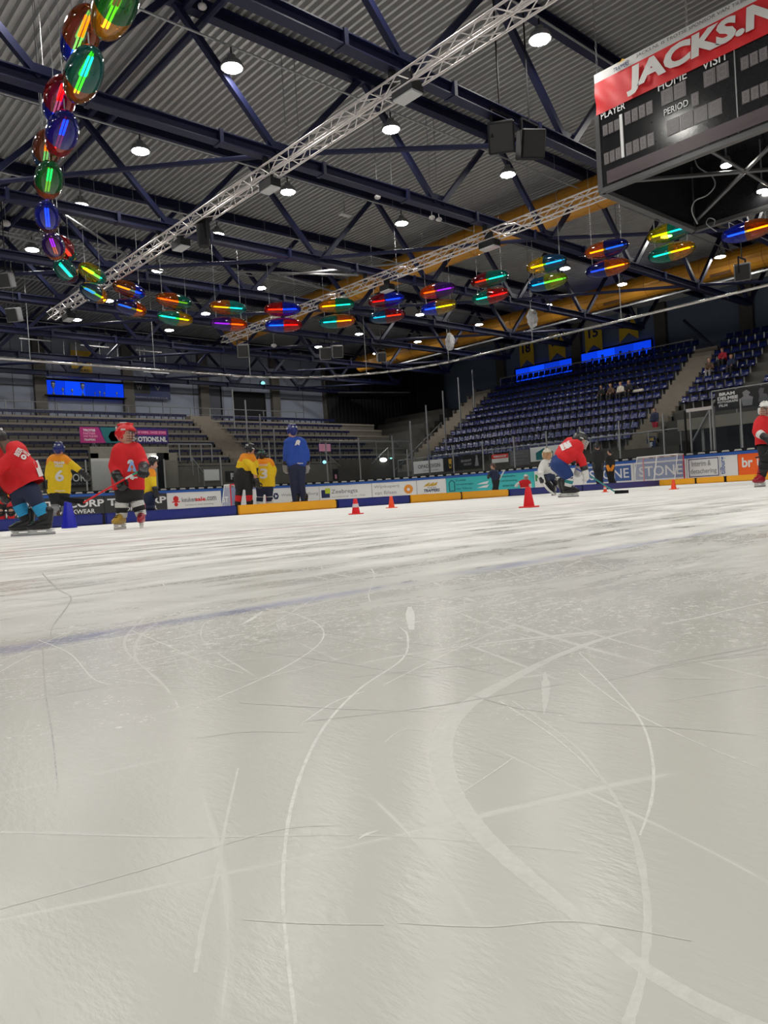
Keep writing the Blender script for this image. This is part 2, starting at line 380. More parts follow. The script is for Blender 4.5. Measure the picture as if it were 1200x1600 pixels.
for k in range(64):
    px = random.uniform(-60, 1200); py = 862 + 300 * random.random() ** 1.3; L0 = random.uniform(120, 480); a = random.uniform(-.30, .28) - (.0 if random.random() < .8 else .5)
    sc = (py - 770) / 300
    P = [(px, py, 1.4), (px + L0 * .5, py + L0 * .5 * a * min(sc, 1) + random.uniform(-8, 8), 1.9), (px + L0, py + L0 * a * min(sc, 1) + random.uniform(-12, 12), 1.2)]
    if min(p[1] for p in P) > horizon(600) + 62: scratch(P, SCR if py < 1150 else SCRF)

# ---- roof deck: trapezoidal ribs running along Y
DECK = mat('galvanised_roof_deck', (.50, .50, .50), .38, .50, .08, 1.5)
bm = new(); pitch = .225; x = -14.0; prof = []
while x < XW + .3:
    prof += [(x, ROOF), (x + .070, ROOF), (x + .095, ROOF + .12), (x + .20, ROOF + .12)]
    x += pitch
prev = None
for (x, z) in prof:
    a, b = bm.verts.new((x, -34, z)), bm.verts.new((x, YW, z))
    if prev: bm.faces.new((prev[0], prev[1], b, a))
    prev = (a, b)
tag(finish(bm, 'ceiling', DECK), 'ribbed grey steel roof deck', None, None, 'structure')
# ---- walls
def wall(name, a, b, m, label):
    bm = new(); box2(bm, a, b); tag(finish(bm, name, m), label, None, None, 'structure')
wall('wall_left', (-14, YW, 0), (XW, YW + .3, ROOF + .1), WALLM, 'blue grey panelled end wall on the left')
wall('wall_right', (XW, -34, 0), (XW + .3, YW, ROOF + .1), WALLR, 'dark blue long wall on the right')
wall('wall_back', (-14, -34.3, 0), (XW, -34, ROOF + .1), WALLR, 'wall behind the viewer')
wall('wall_near', (-14.3, -34, 0), (-14, YW, ROOF + .1), WALLR, 'wall beside the viewer')
n = 0
for px in (58, 195, 313, 424, 505):
    p = W(px, 560, Y=YW)
    n += 1; bm = new(); box2(bm, (p.x - .35, YW - .35, 0), (p.x + .35, YW, ROOF)); tag(finish(bm, 'trim_%d' % n, COLM), 'brown grey wall column', None, None, 'structure')
for px in (640, 782, 902, 1035, 1170):
    p = W(px, 520, X=XW)
    n += 1; bm = new(); box2(bm, (XW - .35, p.y - .4, 0), (XW, p.y + .4, ROOF)); tag(finish(bm, 'trim_%d' % n, COLM), 'brown grey wall column', None, None, 'structure')
# vertical panel joints on the left wall
n += 1; bm = new()
for k in range(24): box2(bm, (-10 + k * 2.4, YW - .02, 6), (-9.97 + k * 2.4, YW, ROOF))
for z in (8.4, 10.4): box2(bm, (-14, YW - .05, z), (XW, YW, z + .05))
tag(finish(bm, 'trim_%d' % n, COLM), 'dark panel joints', None, None, 'structure')
# doors in the left wall
def door(i, x0, x1, z0, z1, m):
    bm = new(); box2(bm, (x0, YW - .08, z0), (x1, YW - .01, z1)); o = finish(bm, 'door_%d' % i, m); tag(o, 'dark door in the left end wall' if i == 1 else 'black doorway opening in the left end wall', None, None, 'structure')
    def fr(bm):
        for xx in (x0, x1): box2(bm, (xx - .06, YW - .12, z0), (xx + .06, YW - .02, z1))
        box2(bm, (x0, YW - .12, z1 - .06), (x1, YW - .02, z1 + .06))
    one('door_frame', DARK, fr, o)
FL = 6.2
a = W(320, 650, Y=YW); b = W(343, 600, Y=YW); door(1, a.x, b.x, FL, W(343, 604, Y=YW).z, mat('grey_door', (.07, .075, .10), .6))
a = W(367, 650, Y=YW); b = W(412, 616, Y=YW); door(2, a.x, b.x, FL, b.z, DARK)

# ================================================================== TRUSSES
TB = 9.05; TY = [11.03, 15.75, 21.8, 26.7, 31.6, 37.2, 42.5, 47.3]; PAN = 5.78; XN = [11.4 + PAN * k for k in range(-3, 6)]
names = {0: 'nearest', 1: 'second', 2: 'third', 3: 'fourth', 4: 'fifth', 5: 'sixth', 6: 'seventh', 7: 'farthest'}
def hbeam(bm, a, b, w_=.28, h_=.30):
    a, b = Vector(a), Vector(b)
    for dz in (-h_ / 2, h_ / 2): bar(bm, a + Vector((0, 0, dz)), b + Vector((0, 0, dz)), w_, .03, (0, 0, 1)) if False else box2(bm, (a.x, a.y - w_ / 2, a.z + dz - .015), (b.x, a.y + w_ / 2, a.z + dz + .015))
    box2(bm, (a.x, a.y - .012, a.z - h_ / 2), (b.x, a.y + .012, a.z + h_ / 2))
for i, y in enumerate(TY):
    t = empty('roof_truss', (XN[0], y, TB)); tag(t, 'dark navy steel roof truss, the %s from the scoreboard end' % names[i] if i else 'dark navy steel roof truss passing above the scoreboard', 'truss', 'navy roof trusses')
    one('top_chord', STEEL, lambda bm: hbeam(bm, (-14, y, ROOF - .17), (XW, y, ROOF - .17)), t)
    one('bottom_chord', STEEL, lambda bm: hbeam(bm, (XN[0] - 1, y, TB), (XN[-1], y, TB), .26, .26), t)
    for k, xb in enumerate(XN):
        for s in (-1, 1):
            xt = xb + s * PAN / 2 * .96
            if k == len(XN) - 1 and s == 1: xt = XW - .4 if False else xb + 3.2
            one('web_member', STEEL, lambda bm: bar(bm, (xb + s * .15, y, TB + .1), (xt, y, ROOF - .3), .15, .15), t)
    for xb in XN: one('gusset_plate', STEEL, lambda bm: box(bm, (xb, y, TB + .17), (.9, .03, .4)), t)
    for k in range(1, 15): one('beam_clamp', STEEL, lambda bm: box(bm, (XN[0] + k * 3.1, y, TB), (.10, .33, .33)), t)
# diagonal bracing tubes between the bottom chords and along the roof
for i in range(len(TY) - 1):
    for k in range(0, 8):
        if (i + k) % 2 == 1:
            bm = new(); tube(bm, (XN[k + 1], TY[i], TB + .1), (XN[k], TY[i + 1], TB + .1), .07, 8)
            tag(finish(bm, 'brace_tube', STEEL), 'navy brace tube, %s bay, between the %s and %s trusses' % (nth(k), names[i], names[i + 1]), 'brace', 'diagonal roof braces')
for off, zz in ((0, ROOF - .35), (.45, ROOF - .5)):
    bm = new(); tube(bm, (8.85 + off, 11.0, zz), (8.85 + off, 46, zz), .09, 8)
    tag(finish(bm, 'tie_tube', STEEL), 'long navy tie tube under the roof deck, %s of the pair' % ('left one' if off == 0 else 'right one'), 'brace')
bm = new(); tube(bm, (XN[-1] - 2, 16.4, 10.2), (44.5, 17.2, 8.4), .08, 8)
a = W(1068, 500, X=44.0); b = W(1137, 562, X=44.6); bm.clear(); tube(bm, a, b, .09, 8)
tag(finish(bm, 'roof_strut', STEEL), 'slanting navy strut above the right stand stair', 'brace')

# ---- aluminium lighting trusses
def alu_truss(label, x, z, y0, y1, s=.30):
    t = empty('lighting_truss', (x, y0, z)); tag(t, label, 'truss', 'silver lighting trusses')
    for cx, cz in ((0, 0), (s, 0), (0, s), (s, s)):
        one('main_tube', ALU, lambda bm: tube(bm, (x + cx, y0, z + cz), (x + cx, y1, z + cz), .026, 8), t)
    def lac(bm):
        n = int((y1 - y0) / .42); dy = (y1 - y0) / n
        for i in range(n):
            ya, yb = y0 + i * dy, y0 + (i + 1) * dy
            A, B = ((0, s) if i % 2 else (s, 0))
            tube(bm, (x, ya, z + A), (x, yb, z + B), .013, 5); tube(bm, (x + s, ya, z + A), (x + s, yb, z + B), .013, 5)
            tube(bm, (x + A, ya, z + s), (x + B, yb, z + s), .013, 5); tube(bm, (x + A, ya, z), (x + B, yb, z), .013, 5)
    o = one('lattice', ALU, lac, t); o['kind'] = 'stuff'
    for y in [yy for yy in TY if y0 < yy < y1]:
        one('clamp', DARK, lambda bm: box(bm, (x + s / 2, y, z + s + .12), (.12, .1, .3)), t)
    return t
zt = 8.35
t1 = W(546, 189.5, Z=zt); X1 = t1.x
t2 = W(760, 375, Z=zt); X2 = t2.x
e1 = W(75, 503, X=X1); e2 = W(345, 530, X=X2)
alu_truss('long silver box truss crossing the roof at left of the scoreboard', X1, zt, 4.0, e1.y)
alu_truss('silver box truss ending beside the scoreboard, in front of the yellow duct', X2, zt, W(936, 306, X=X2).y - .2, e2.y)
# ---- flat floodlights under the lighting trusses
PANELG = mat('grey_flood_glass', (.42, .42, .43), .3, 0, .05)
def flood(px, py, X, label, s=.45):
    c = W(px, py, X=X + .15); t = empty('floodlight', c); tag(t, label, 'floodlight', 'unlit floodlights under the silver trusses')
    one('glass_panel', PANELG, lambda bm: box(bm, c, (s * .55, s, .04)), t)
    one('housing', DARK, lambda bm: (box(bm, c + Vector((0, 0, .12)), (s * .6, s * 1.05, .2)), box(bm, c + Vector((0, 0, .36)), (.08, s * .5, .3))), t)
flood(637, 152, X1, 'unlit flat floodlight under the left silver truss, nearest one', .55)
flood(422, 297, X1, 'unlit flat floodlight under the left silver truss, above its middle', .5)
flood(283, 388, X1, 'unlit flat floodlight under the left silver truss, third one', .55)
flood(108, 500, X1, 'unlit flat floodlight under the far end of the left silver truss', .55)
flood(765, 388, X2, 'unlit flat floodlight under the silver truss by the yellow duct', .6)
flood(605, 455, X2, 'unlit flat floodlight below the silver truss above the red and blue lamp', .5)
flood(527, 499, X2, 'small unlit floodlight near the teal and orange lamp', .5)
# ---- moving head lamp on truss 1
c = W(318, 366, X=X1 + .15); t = empty('moving_head_lamp', c); tag(t, 'black moving head stage lamp clamped under the left silver truss', 'stage lamp')
one('lamp_body', DARK, lambda bm: (tube(bm, c + Vector((0, 0, .25)), c + Vector((0, 0, -.35)), .2, 12, .16)), t)
one('yoke', DARK, lambda bm: (box(bm, c + Vector((0, .26, .05)), (.1, .05, .5)), box(bm, c + Vector((0, -.26, .05)), (.1, .05, .5)), box(bm, c + Vector((0, 0, .38)), (.3, .6, .12))), t)

# ---- lamp rails and high-bay lamps (5.05 m grid)
LX = [-5.9, -.7, 4.6, 9.8, 14.95, 20.2, 25.4, 30.95, 36.15]; LY = [-10, -5, .1] + [5.1, 10.2, 15.33, 20.45, 25.15, 30.3, 35.75, 40.0, 43.3]
LZ = 10.6
LENS = emat('lamp_glow', (1, .97, .90), LAMP)
HOUS = mat('lamp_housing', (.20, .20, .21), .4, .4)
for j, y in enumerate(LY):
    if y < 4: continue
    bm = new(); tube(bm, (-6, y, LZ + .52), (40, y, LZ + .52), .03, 6)
    tag(finish(bm, 'lamp_rail', GREYM), 'thin grey lamp rail under the roof, %s from the viewer' % nth(j - 3), 'rail', 'thin lamp rails')
def lamp(x, y, label, z=LZ):
    t = empty('high_bay_lamp', (x, y, z)); tag(t, label, 'lamp', 'round high bay lamps under the roof'); return t
def lampparts(t, c, me=[None, None, None]):
    if me[0] is None:
        bm = new(); bmesh.ops.create_circle(bm, cap_ends=True, segments=8, radius=.235)
        for f in bm.faces: 
            if f.normal.z > 0: f.normal_flip()
        me[0] = bpy.data.meshes.new('lens'); bm.to_mesh(me[0]); bm.free(); me[0].materials.append(LENS)
        bm = new(); lathe(bm, [(.27, .0), (.28, .05), (.22, .15), (.10, .18), (.10, .30), (.03, .33)], 16); bm.faces.ensure_lookup_table()
        me[1] = bpy.data.meshes.new('housing'); bm.to_mesh(me[1]); bm.free(); me[1].materials.append(HOUS)
        bm = new(); tube(bm, (0, 0, .3), (0, 0, .54), .02, 6)
        me[2] = bpy.data.meshes.new('stem'); bm.to_mesh(me[2]); bm.free(); me[2].materials.append(DARK)
    for nm, mm, dz in (('lens', me[0], -.012), ('housing', me[1], 0), ('stem', me[2], 0)):
        o = bpy.data.objects.new(nm, mm); C.objects.link(o); o.parent = t; o.location = (0, 0, dz)
for j, y in enumerate(LY):
    for i, x in enumerate(LX):
        if y < 6 and x > 36: continue
        if 12 < x < 22 and 3 < y < 9.5: continue
        if y == 40.0 and x < 14: continue
        if y == 43.3: x = 13.15 + 4.68 * i if i < 6 else 99
        if x > 50: continue
        t = lamp(x, y, 'high bay lamp, %s from left in the %s row from the far wall' % (nth(i), nth(len(LY) - 1 - j)))
        lampparts(t, (x, y, LZ))

# ================================================================== yellow ducts
DUCT = mat('yellow_air_duct', (.50, .225, .018), .45, .1, .12, 1.5)
def duct(label, x, z, r, y0, y1):
    t = empty('air_duct', (x, y0, z)); tag(t, label, 'duct')
    n = int((y1 - y0) / 1.5); dy = (y1 - y0) / n
    for k in range(n):
        one('duct_section', DUCT, lambda bm: tube(bm, (x, y0 + k * dy + .012, z), (x, y0 + (k + 1) * dy - .012, z), r, 20), t, False)
    for ch in t.children if False else []: pass
    one('flange', mat('duct_flange', (.40, .17, .02), .5), lambda bm: [tube(bm, (x, y0 + k * dy - .02, z), (x, y0 + k * dy + .02, z), r + .02, 20) for k in range(n + 1)], t)['kind'] = 'stuff'
    one('vent_grille', mat('duct_grille', (.10, .05, .02), .6), lambda bm: [box(bm, (x - r * .72, y0 + k * 6 + 2, z - r * .72), (.1, 1.0, .22), Matrix.Rotation(.78, 3, 'Y')) for k in range(int((y1 - y0) / 6))], t)
pa = W(840, 357, Z=10.35); duct('yellow ventilation duct running behind the silver truss beside the scoreboard', pa.x + .3, 10.95, .60, 4, 41)
pb = W(1092, 441, Z=10.1); duct('yellow ventilation duct above the blue seats on the right side', pb.x + .4, 10.7, .62, 2, 44)
one_o = one('cable_tray', GREYM, lambda bm: box2(bm, (pb.x + .1, 5, 9.85), (pb.x + .3, 40, 9.93))); tag(one_o, 'thin grey rail under the right hand yellow duct', 'rail')

# ================================================================== BOARDS
S1 = XB * 0 + (XB - RC) + 8      # straight left length: from X=-8 to X=XB-RC
ARC = RC * math.pi / 2
def bpt(s, z, off=0.0):
    """point on the inner face of the boards; off > 0 moves towards the ice"""
    if s < S1: return Vector((-8 + s, YB - off, z))
    if s < S1 + ARC:
        a = (s - S1) / RC; r = RC - off
        return Vector((XB - RC + r * math.sin(a), YB - RC + r * math.cos(a), z))
    return Vector((XB - off, YB - RC - (s - S1 - ARC), z))
def s_of(px):
    r = ray(px, horizon(px)); best = None; s = 0.0
    while s < 80:
        p = bpt(s, 0); q = bpt(s + .05, 0)
        ca, cb = r.x * p.y - r.y * p.x, r.x * q.y - r.y * q.x
        if ca > 0 >= cb or ca < 0 <= cb:
            return s + .05 * abs(ca) / (abs(ca) + abs(cb) + 1e-9)
        s += .05
    return 80
BH, KP, RAIL = 1.20, .22, .10
boards = empty('rink_boards', (0, YB, 0)); tag(boards, 'long white rink boards with adverts, blue top rail and yellow kick strip', 'rink boards')
def bstrip(name, s0, s1, z0, z1, off0, off1, m, parent, step=.5):
    bm = new(); n = max(1, int((s1 - s0) / step)); prev = None
    for i in range(n + 1):
        s = s0 + (s1 - s0) * i / n
        r = [bm.verts.new(bpt(s, z0, off0)), bm.verts.new(bpt(s, z0, off1)), bm.verts.new(bpt(s, z1, off1)), bm.verts.new(bpt(s, z1, off0))]
        if prev:
            for k in range(4): bm.faces.new((prev[k], prev[(k + 1) % 4], r[(k + 1) % 4], r[k]))
        else: bm.faces.new(r)
        prev = r
    bm.faces.new(prev); return finish(bm, name, m, parent)
COLS = {'dark': (.035, .036, .04), 'white': (.78, .78, .79), 'blue': (.02, .07, .28), 'steelblue': (.05, .12, .36), 'turq': (.05, .48, .50), 'orange': (.95, .13, .01),
        'navy': (.01, .02, .10), 'red': (.7, .02, .02), 'grey': (.25, .25, .27), 'lime': (.55, .65, .03), 'black': (.01, .01, .012), 'amber': (.85, .30, .03),
        'green': (.02, .25, .06), 'midgrey': (.12, .12, .13), 'pink': (.42, .02, .18), 'purple': (.035, .015, .15), 'palepink': (.8, .35, .5), 'cyan': (.1, .5, .6), 'gold': (.75, .45, .05), 'darkteal': (.01, .15, .17)}
def cm(n): return mat('print_' + n, COLS[n], .4, 0, .03)
ads = [(-60, 60, 'dark'), (60, 164, 'dark'), (164, 262, 'dark'), (262, 347, 'white'), (347, 372, 'blue'), (372, 424, 'white'), (424, 500, 'white'), (500, 582, 'white'), (582, 652, 'white'),
       (652, 698, 'white'), (698, 770, 'turq'), (770, 836, 'turq'), (836, 912, 'white'), (912, 991, 'white'), (991, 1074, 'white'), (1074, 1126, 'white'), (1126, 1154, 'white'), (1154, 1215, 'orange'), (1215, 1300, 'white')]
panels = {}
for a, b, c in ads:
    s0, s1 = (0 if a < -50 else s_of(a)), s_of(b)
    o = bstrip('board_panel', s0 + .012, s1 - .012, KP, BH - RAIL, 0, -.06, cm(c) if c != 'white' else WHITE, boards); panels[a] = o
sE = s_of(1300)
bstrip('board_panel', sE, 82, KP, BH - RAIL, 0, -.06, WHITE, boards)
bstrip('kick_strip', 0, 82, 0, KP, .012, -.06, mat('yellow_kick_plate', (.85, .42, .03), .4, 0, .08), boards)
bstrip('top_rail', 0, 82, BH - RAIL, BH + .02, .03, -.12, mat('blue_top_rail', (.02, .10, .42), .35), boards)
bstrip('glass_gasket', 0, 82, BH + .02, BH + .16, -.03, -.10, DARK, boards)
bm = new(); s = .2
while s < 82:
    a0, a1 = bpt(s, BH + .05, -.02), bpt(s + .34, BH + .05, -.02)
    quad(bm, [a0, a1, bpt(s + .30, BH + .12, -.025), bpt(s + .04, BH + .12, -.025)])
    s += .52
finish(bm, 'gasket_plates', mat('pale_plate', (.45, .45, .42), .4), boards)['kind'] = 'stuff'
# adverts on the boards
def bt(txt, px, zc, hgt, m, pxw, par, bold=.02, shear=0):
    s0, s1 = s_of(px - pxw / 2), s_of(px + pxw / 2); sc = (s0 + s1) / 2
    return text_on(txt, None, None, None, hgt, s1 - s0, cm(m), panels[par], bold, mapf=lambda u, t: bpt(sc + u, zc + t, .008), shear=shear)
def brect(px0, px1, z0, z1, m, par, name='emblem', off=.004):
    return bstrip(name, s_of(px0), s_of(px1), z0, z1, off, off - .003, cm(m), panels[par], .3)
def bcirc(px, z, r, m, par, name='emblem', n=14, off=.006, sq=1):
    sc = s_of(px); bm = new(); bm.faces.new([bm.verts.new(bpt(sc + r * math.cos(2 * math.pi * k / n) * sq, z + r * math.sin(2 * math.pi * k / n), off)) for k in range(n)])
    return finish(bm, name, cm(m), panels[par])
for par, c0 in ((-60, 14), (60, 118), (164, 215)):
    bt('TRICORP', c0, .78, .34, 'white', 92, par, .03); bt('WORKWEAR', c0, .42, .20, 'white', 62, par, .02)
bt('keuken', 296, .72, .24, 'grey', 22, 262, .02); bt('sale', 314, .72, .22, 'red', 16, 262, .03); bt('.com', 331, .72, .22, 'grey', 16, 262, .03); bt('keukens met korting', 312, .44, .10, 'grey', 44, 262, 0)
bcirc(276, .78, .15, 'red', 262); bcirc(276, .50, .10, 'red', 262); brect(270, 282, .60, .66, 'red', 262)
bt('ST', 353, .62, .30, 'white', 9, 347, .03)
bcirc(432, .66, .20, 'navy', 424, n=6); bcirc(432, .66, .12, 'white', 424, n=3, off=.012)
bt('Welzijn', 451, .68, .18, 'grey', 22, 424, 0); bt('Tilburg', 487, .68, .20, 'grey', 22, 424, 0)
brect(503, 516, .40, .86, 'navy', 500); brect(509, 517, .64, .94, 'lime', 500, off=.012)
bt('Zeebregts', 539, .70, .30, 'grey', 41, 500, .012); bt('bouwbedrijf  sinds 1920', 545, .42, .10, 'grey', 52, 500, 0)
bt('Wijnkoperij', 605, .84, .22, 'grey', 39, 582, 0); bt('van Bilsen', 603, .50, .20, 'grey', 34, 582, 0); bcirc(639, .62, .27, 'amber', 582); bcirc(639, .60, .09, 'white', 582, off=.014)
bt('TRAPPERS', 675, .46, .18, 'navy', 25, 652, .03, .2); bt('TILBURG', 675, .62, .07, 'navy', 14, 652, .01)
def wings(bm):
    sc = s_of(674)
    for dx in (-.25, 0, .22): bm.faces.new([bm.verts.new(bpt(sc + dx + u, .76 + t, .008)) for u, t in ((-.2, -.08), (.12, -.02), (.22, .18), (-.02, .08))])
one('emblem', cm('gold'), wings, panels[652])
for k, (tt, wv) in enumerate((('De sociale', 16), ('verzekeringen', 28), ('van Tilburg', 25))): bt(tt, 713 + wv / 2, .94 - .25 * k, .13, 'darkteal', wv, 698, .015)
def house(bm):
    sc = s_of(707)
    P = [(-.2, .32), (.2, .32), (.2, .85), (0, 1.0), (-.2, .85)]; Q = [(-.13, .37), (.13, .37), (.13, .82), (0, .93), (-.13, .82)]
    for i in range(5):
        j = (i + 1) % 5; bm.faces.new([bm.verts.new(bpt(sc + u, z, .006)) for u, z in (P[i], P[j], Q[j], Q[i])])
one('emblem', cm('darkteal'), house, panels[698])
def leafs(bm):
    sc = s_of(755)
    for k in range(2): bm.faces.new([bm.verts.new(bpt(sc + u, .42 + .2 * k + t, .008)) for u, t in ((-.4, 0), (.3, 0), (.45, .16), (.0, .10))])
one('emblem', cm('white'), leafs, panels[698])
for k, (tt, wv) in enumerate((('Stedelijke', 22), ('vernieuwing', 26), ('samen doen', 20))): bt(tt, 796, .94 - .24 * k, .13, 'darkteal', wv, 770, .015)
bt('N', 843, .74, .34, 'green', 11, 836, .05); brect(849, 851, .5, .9, 'green', 836)
for par, x0, x1, tx in ((912, 917, 987, 'STONE'), (991, 994, 1071, 'STONE')):
    brect(x0, x1, .30, 1.02, 'steelblue', par); bt(tx, (x0 + x1) / 2 + 1, .66, .46, 'white', (x1 - x0) * .88, par, .012)
def frm(px0, px1, z0, z1, m, par, wpx=1.2, wz=.035):
    brect(px0, px0 + wpx, z0, z1, m, par, 'printed_frame'); brect(px1 - wpx, px1, z0, z1, m, par, 'printed_frame'); brect(px0, px1, z0, z0 + wz, m, par, 'printed_frame'); brect(px0, px1, z1 - wz, z1, m, par, 'printed_frame')
frm(1077, 1124, .26, 1.05, 'purple', 1074)
bt('Interim &', 1097, .84, .24, 'grey', 30, 1074, .01); bt('detachering', 1100, .48, .26, 'grey', 41, 1074, .01)
def vtext():
    me = text_mesh('tilburg', 1, .02); xs = [v.co.x for v in me.vertices]; ys = [v.co.y for v in me.vertices]; cx = (max(xs) + min(xs)) / 2; cy = (max(ys) + min(ys)) / 2; sc = s_of(1131)
    k = .75 / (max(xs) - min(xs))
    for v in me.vertices: v.co = bpt(sc - (v.co.y - cy) * k * 1, .68 + (v.co.x - cx) * k, .008)
    o = link('lettering', me, cm('steelblue'), panels[1126]); o.matrix_parent_inverse = worldmat(panels[1126]).inverted()
vtext()
bt('br', 1169, .74, .42, 'white', 17, 1154, .03); bt('uns', 1194, .70, .32, 'white', 20, 1154, .03)

# plexiglass with posts above the boards
PLEX = glassmat('plexiglass', (.93, .95, .95), .035)
for px0, px1, zt_ in ((-40, 60, 1.6), (60, 140, 1.6), (140, 213, 1.6), (213, 262, 1.6), (262, 350, 1.6), (350, 427, 1.7), (427, 515, 2.6), (515, 566, 2.4), (566, 618, 2.6), (618, 640, 2.6), (640, 711, 1.75), (711, 757, 1.75), (757, 806, 1.8), (806, 857, 1.85), (857, 910, 1.9), (910, 971, 1.9),
                      (971, 1040, 1.95), (1040, 1073, 2.0), (1118, 1162, 2.2), (1162, 1210, 2.2)):
    s0, s1 = s_of(px0), s_of(px1)
    bstrip('glass_panel', s0 + .03, s1 - .03, BH + .16, BH + zt_ - .06, -.055, -.068, PLEX, boards, .6)
    one('glass_post', GREYM, lambda bm: bar(bm, bpt(s0, BH, -.06), bpt(s0, BH + zt_, -.06), .055, .055), boards)
# gate frame beside the right stand
a = W(1073, 642, X=XB + .5); b = W(1115, 637, X=XB + .5); zt2 = a.z
gf = empty('glass_gate', (XB + .5, a.y, 0)); tag(gf, 'tall grey gate frame behind the boards at right, under the black photo banner', 'gate')
for pxx in (1073, 1081, 1112, 1118):
    q = W(pxx, 700, X=XB + .5); one('post', GREYM if pxx != 1073 else DARK, lambda bm: bar(bm, (q.x, q.y, .0), (q.x, q.y, zt2), .07), gf)
one('top_bar', ALU, lambda bm: bar(bm, (a.x, a.y, zt2), (b.x, b.y, zt2), .14), gf)
gl0 = W(1083, 700, X=XB + .5); gl1 = W(1111, 700, X=XB + .5)
one('glass_panel', PLEX, lambda bm: box2(bm, (XB + .5, gl0.y, 1.2), (XB + .515, gl1.y, zt2 - .1)), gf)

# ================================================================== BUMPERS on the ice
YBU, BW, BHH = 14.2, .30, .215
def bumper(p0, p1, colour, label, grp='foam bumpers laid across the ice'):
    m = mat('blue_vinyl', (.012, .022, .20), .38, 0, .15, 3, .15) if colour == 'blue' else mat('yellow_vinyl', (.90, .42, .012), .42, 0, .06, 3, .1)
    p0, p1 = Vector(p0), Vector(p1); t = empty('foam_bumper', (p0 + p1) / 2); tag(t, label, 'bumper', grp)
    d = (p1 - p0); L_ = d.length; R = frame(d, (0, 0, 1)); c = (p0 + p1) / 2 + Vector((0, 0, BHH / 2))
    bm = new(); box(bm, c, (BW, BHH, L_ - .03), R)
    bmesh.ops.subdivide_edges(bm, edges=[e for e in bm.edges if abs((e.verts[0].co - e.verts[1].co).length - (L_ - .03)) < .01], cuts=10)
    for v in bm.verts:
        v.co += Vector((0, random.uniform(-.006, .006), random.uniform(-.004, .002) if v.co.z > .1 else 0))
        v.co.z = max(v.co.z, .001)
    bmesh.ops.bevel(bm, geom=[e for e in bm.edges if e.is_manifold and e.calc_face_angle(0) > 1], offset=.025, segments=2, affect='EDGES')
    finish(bm, 'vinyl_cover', m, t)
    one('end_strap', DARK, lambda bm: box(bm, p1 + Vector((0, 0, BHH / 2)) - d.normalized() * .02, (BW * .98, BHH * .98, .05), R), t)
def xb(px): r = ray(px, 780); return YBU * r.x / r.y
bl = [(-90, 'blue', None), (157, 'blue', 'long blue foam bumper at the far left, behind the blue cone'), (365, 'blue', 'blue foam bumper just left of the first yellow bumper'), (521, 'yellow', 'yellow foam bumper in front of the coach in blue'),
      (635, 'blue', 'blue foam bumper between the two yellow ones, behind the striped cone'), (716, 'yellow', 'yellow foam bumper below the turquoise advert, left half'), (790, 'yellow', 'yellow foam bumper behind the big red cone, right half'),
      (905, 'blue', 'blue foam bumper behind the crouching goalkeeper'), (1031, 'blue', 'blue foam bumper ending at the goal with white netting')]
for (a, _, _), (b, c, lab) in zip(bl, bl[1:]): bumper((xb(a), YBU, 0), (xb(b), YBU, 0), c, lab)
XE = xb(1031)
r0 = ray(1031, 752)
for a, b, lab in ((1032, 1090, 'yellow foam bumper in front of the netted goal'), (1090, 1136, 'yellow foam bumper below the white interim advert'), (1137, 1215, 'yellow foam bumper below the orange advert')):
    XL = XE - .3
    def py_(px): r = ray(px, 750); return XL * r.y / r.x
    bumper((XL, py_(a), 0), (XL, py_(b), 0), 'yellow', lab)

# ================================================================== CONES
def cone(px, d, h, label, colour='red', stripe=False, base=True):
    p = G(px, d); t = empty('traffic_cone', p); tag(t, label, 'cone', 'training cones on the ice' if colour != 'blue' else None)
    m = {'red': mat('red_cone_plastic', (.80, .012, .02), .4, 0, .05), 'orange': mat('orange_cone_plastic', (.90, .07, .015), .4, 0, .05), 'blue': mat('blue_cone_plastic', (.01, .015, .42), .35, 0, .05)}[colour]
    r = h * .27
    prof = [(r, h * .05), (r * .98, h * .09), (r * .45, h * .96), (r * .38, h), (r * .30, h), (r * .28, h * .97)]
    bm = new(); lathe(bm, prof, 20, Matrix.Translation(p)); finish(bm, 'cone_body', m, t, True)
    if base:
        def bs(bm):
            box(bm, p + Vector((0, 0, h * .035)), (h * .72, h * .72, h * .07)); bmesh.ops.bevel(bm, geom=bm.edges[:], offset=h * .02, segments=1, affect='EDGES')
        o = one('base_plate', m, bs, t)
    if stripe:
        bm = new(); z0, z1 = .45, .68; f = lambda z: r * .98 + (r * .45 - r * .98) * (z - .09) / .87
        lathe(bm, [(f(z0) + .003, h * z0), (f(z1) + .003, h * z1)], 20, Matrix.Translation(p)); finish(bm, 'reflective_band', mat('pale_band', (.7, .6, .62), .4), t)
cone(825, 7.0, .195, 'big plain red cone with a square base, alone on the ice')
cone(555, 8.9, .185, 'red cone with a pale band on the ice in front of the first yellow bumper', 'red', True)
cone(611, 12.5, .20, 'small orange cone beside the left end of the second yellow bumper', 'orange')
cone(945, 17.0, .16, 'tiny orange and white cone beside the stick blade of the bent red skater', 'orange', True)
cone(1052, 14.2, .19, 'small orange cone in front of the netted goal', 'orange')
cone(107.5, 10.6, .40, 'tall blue cone between the bent player and the boy with the stick', 'blue', False, False)

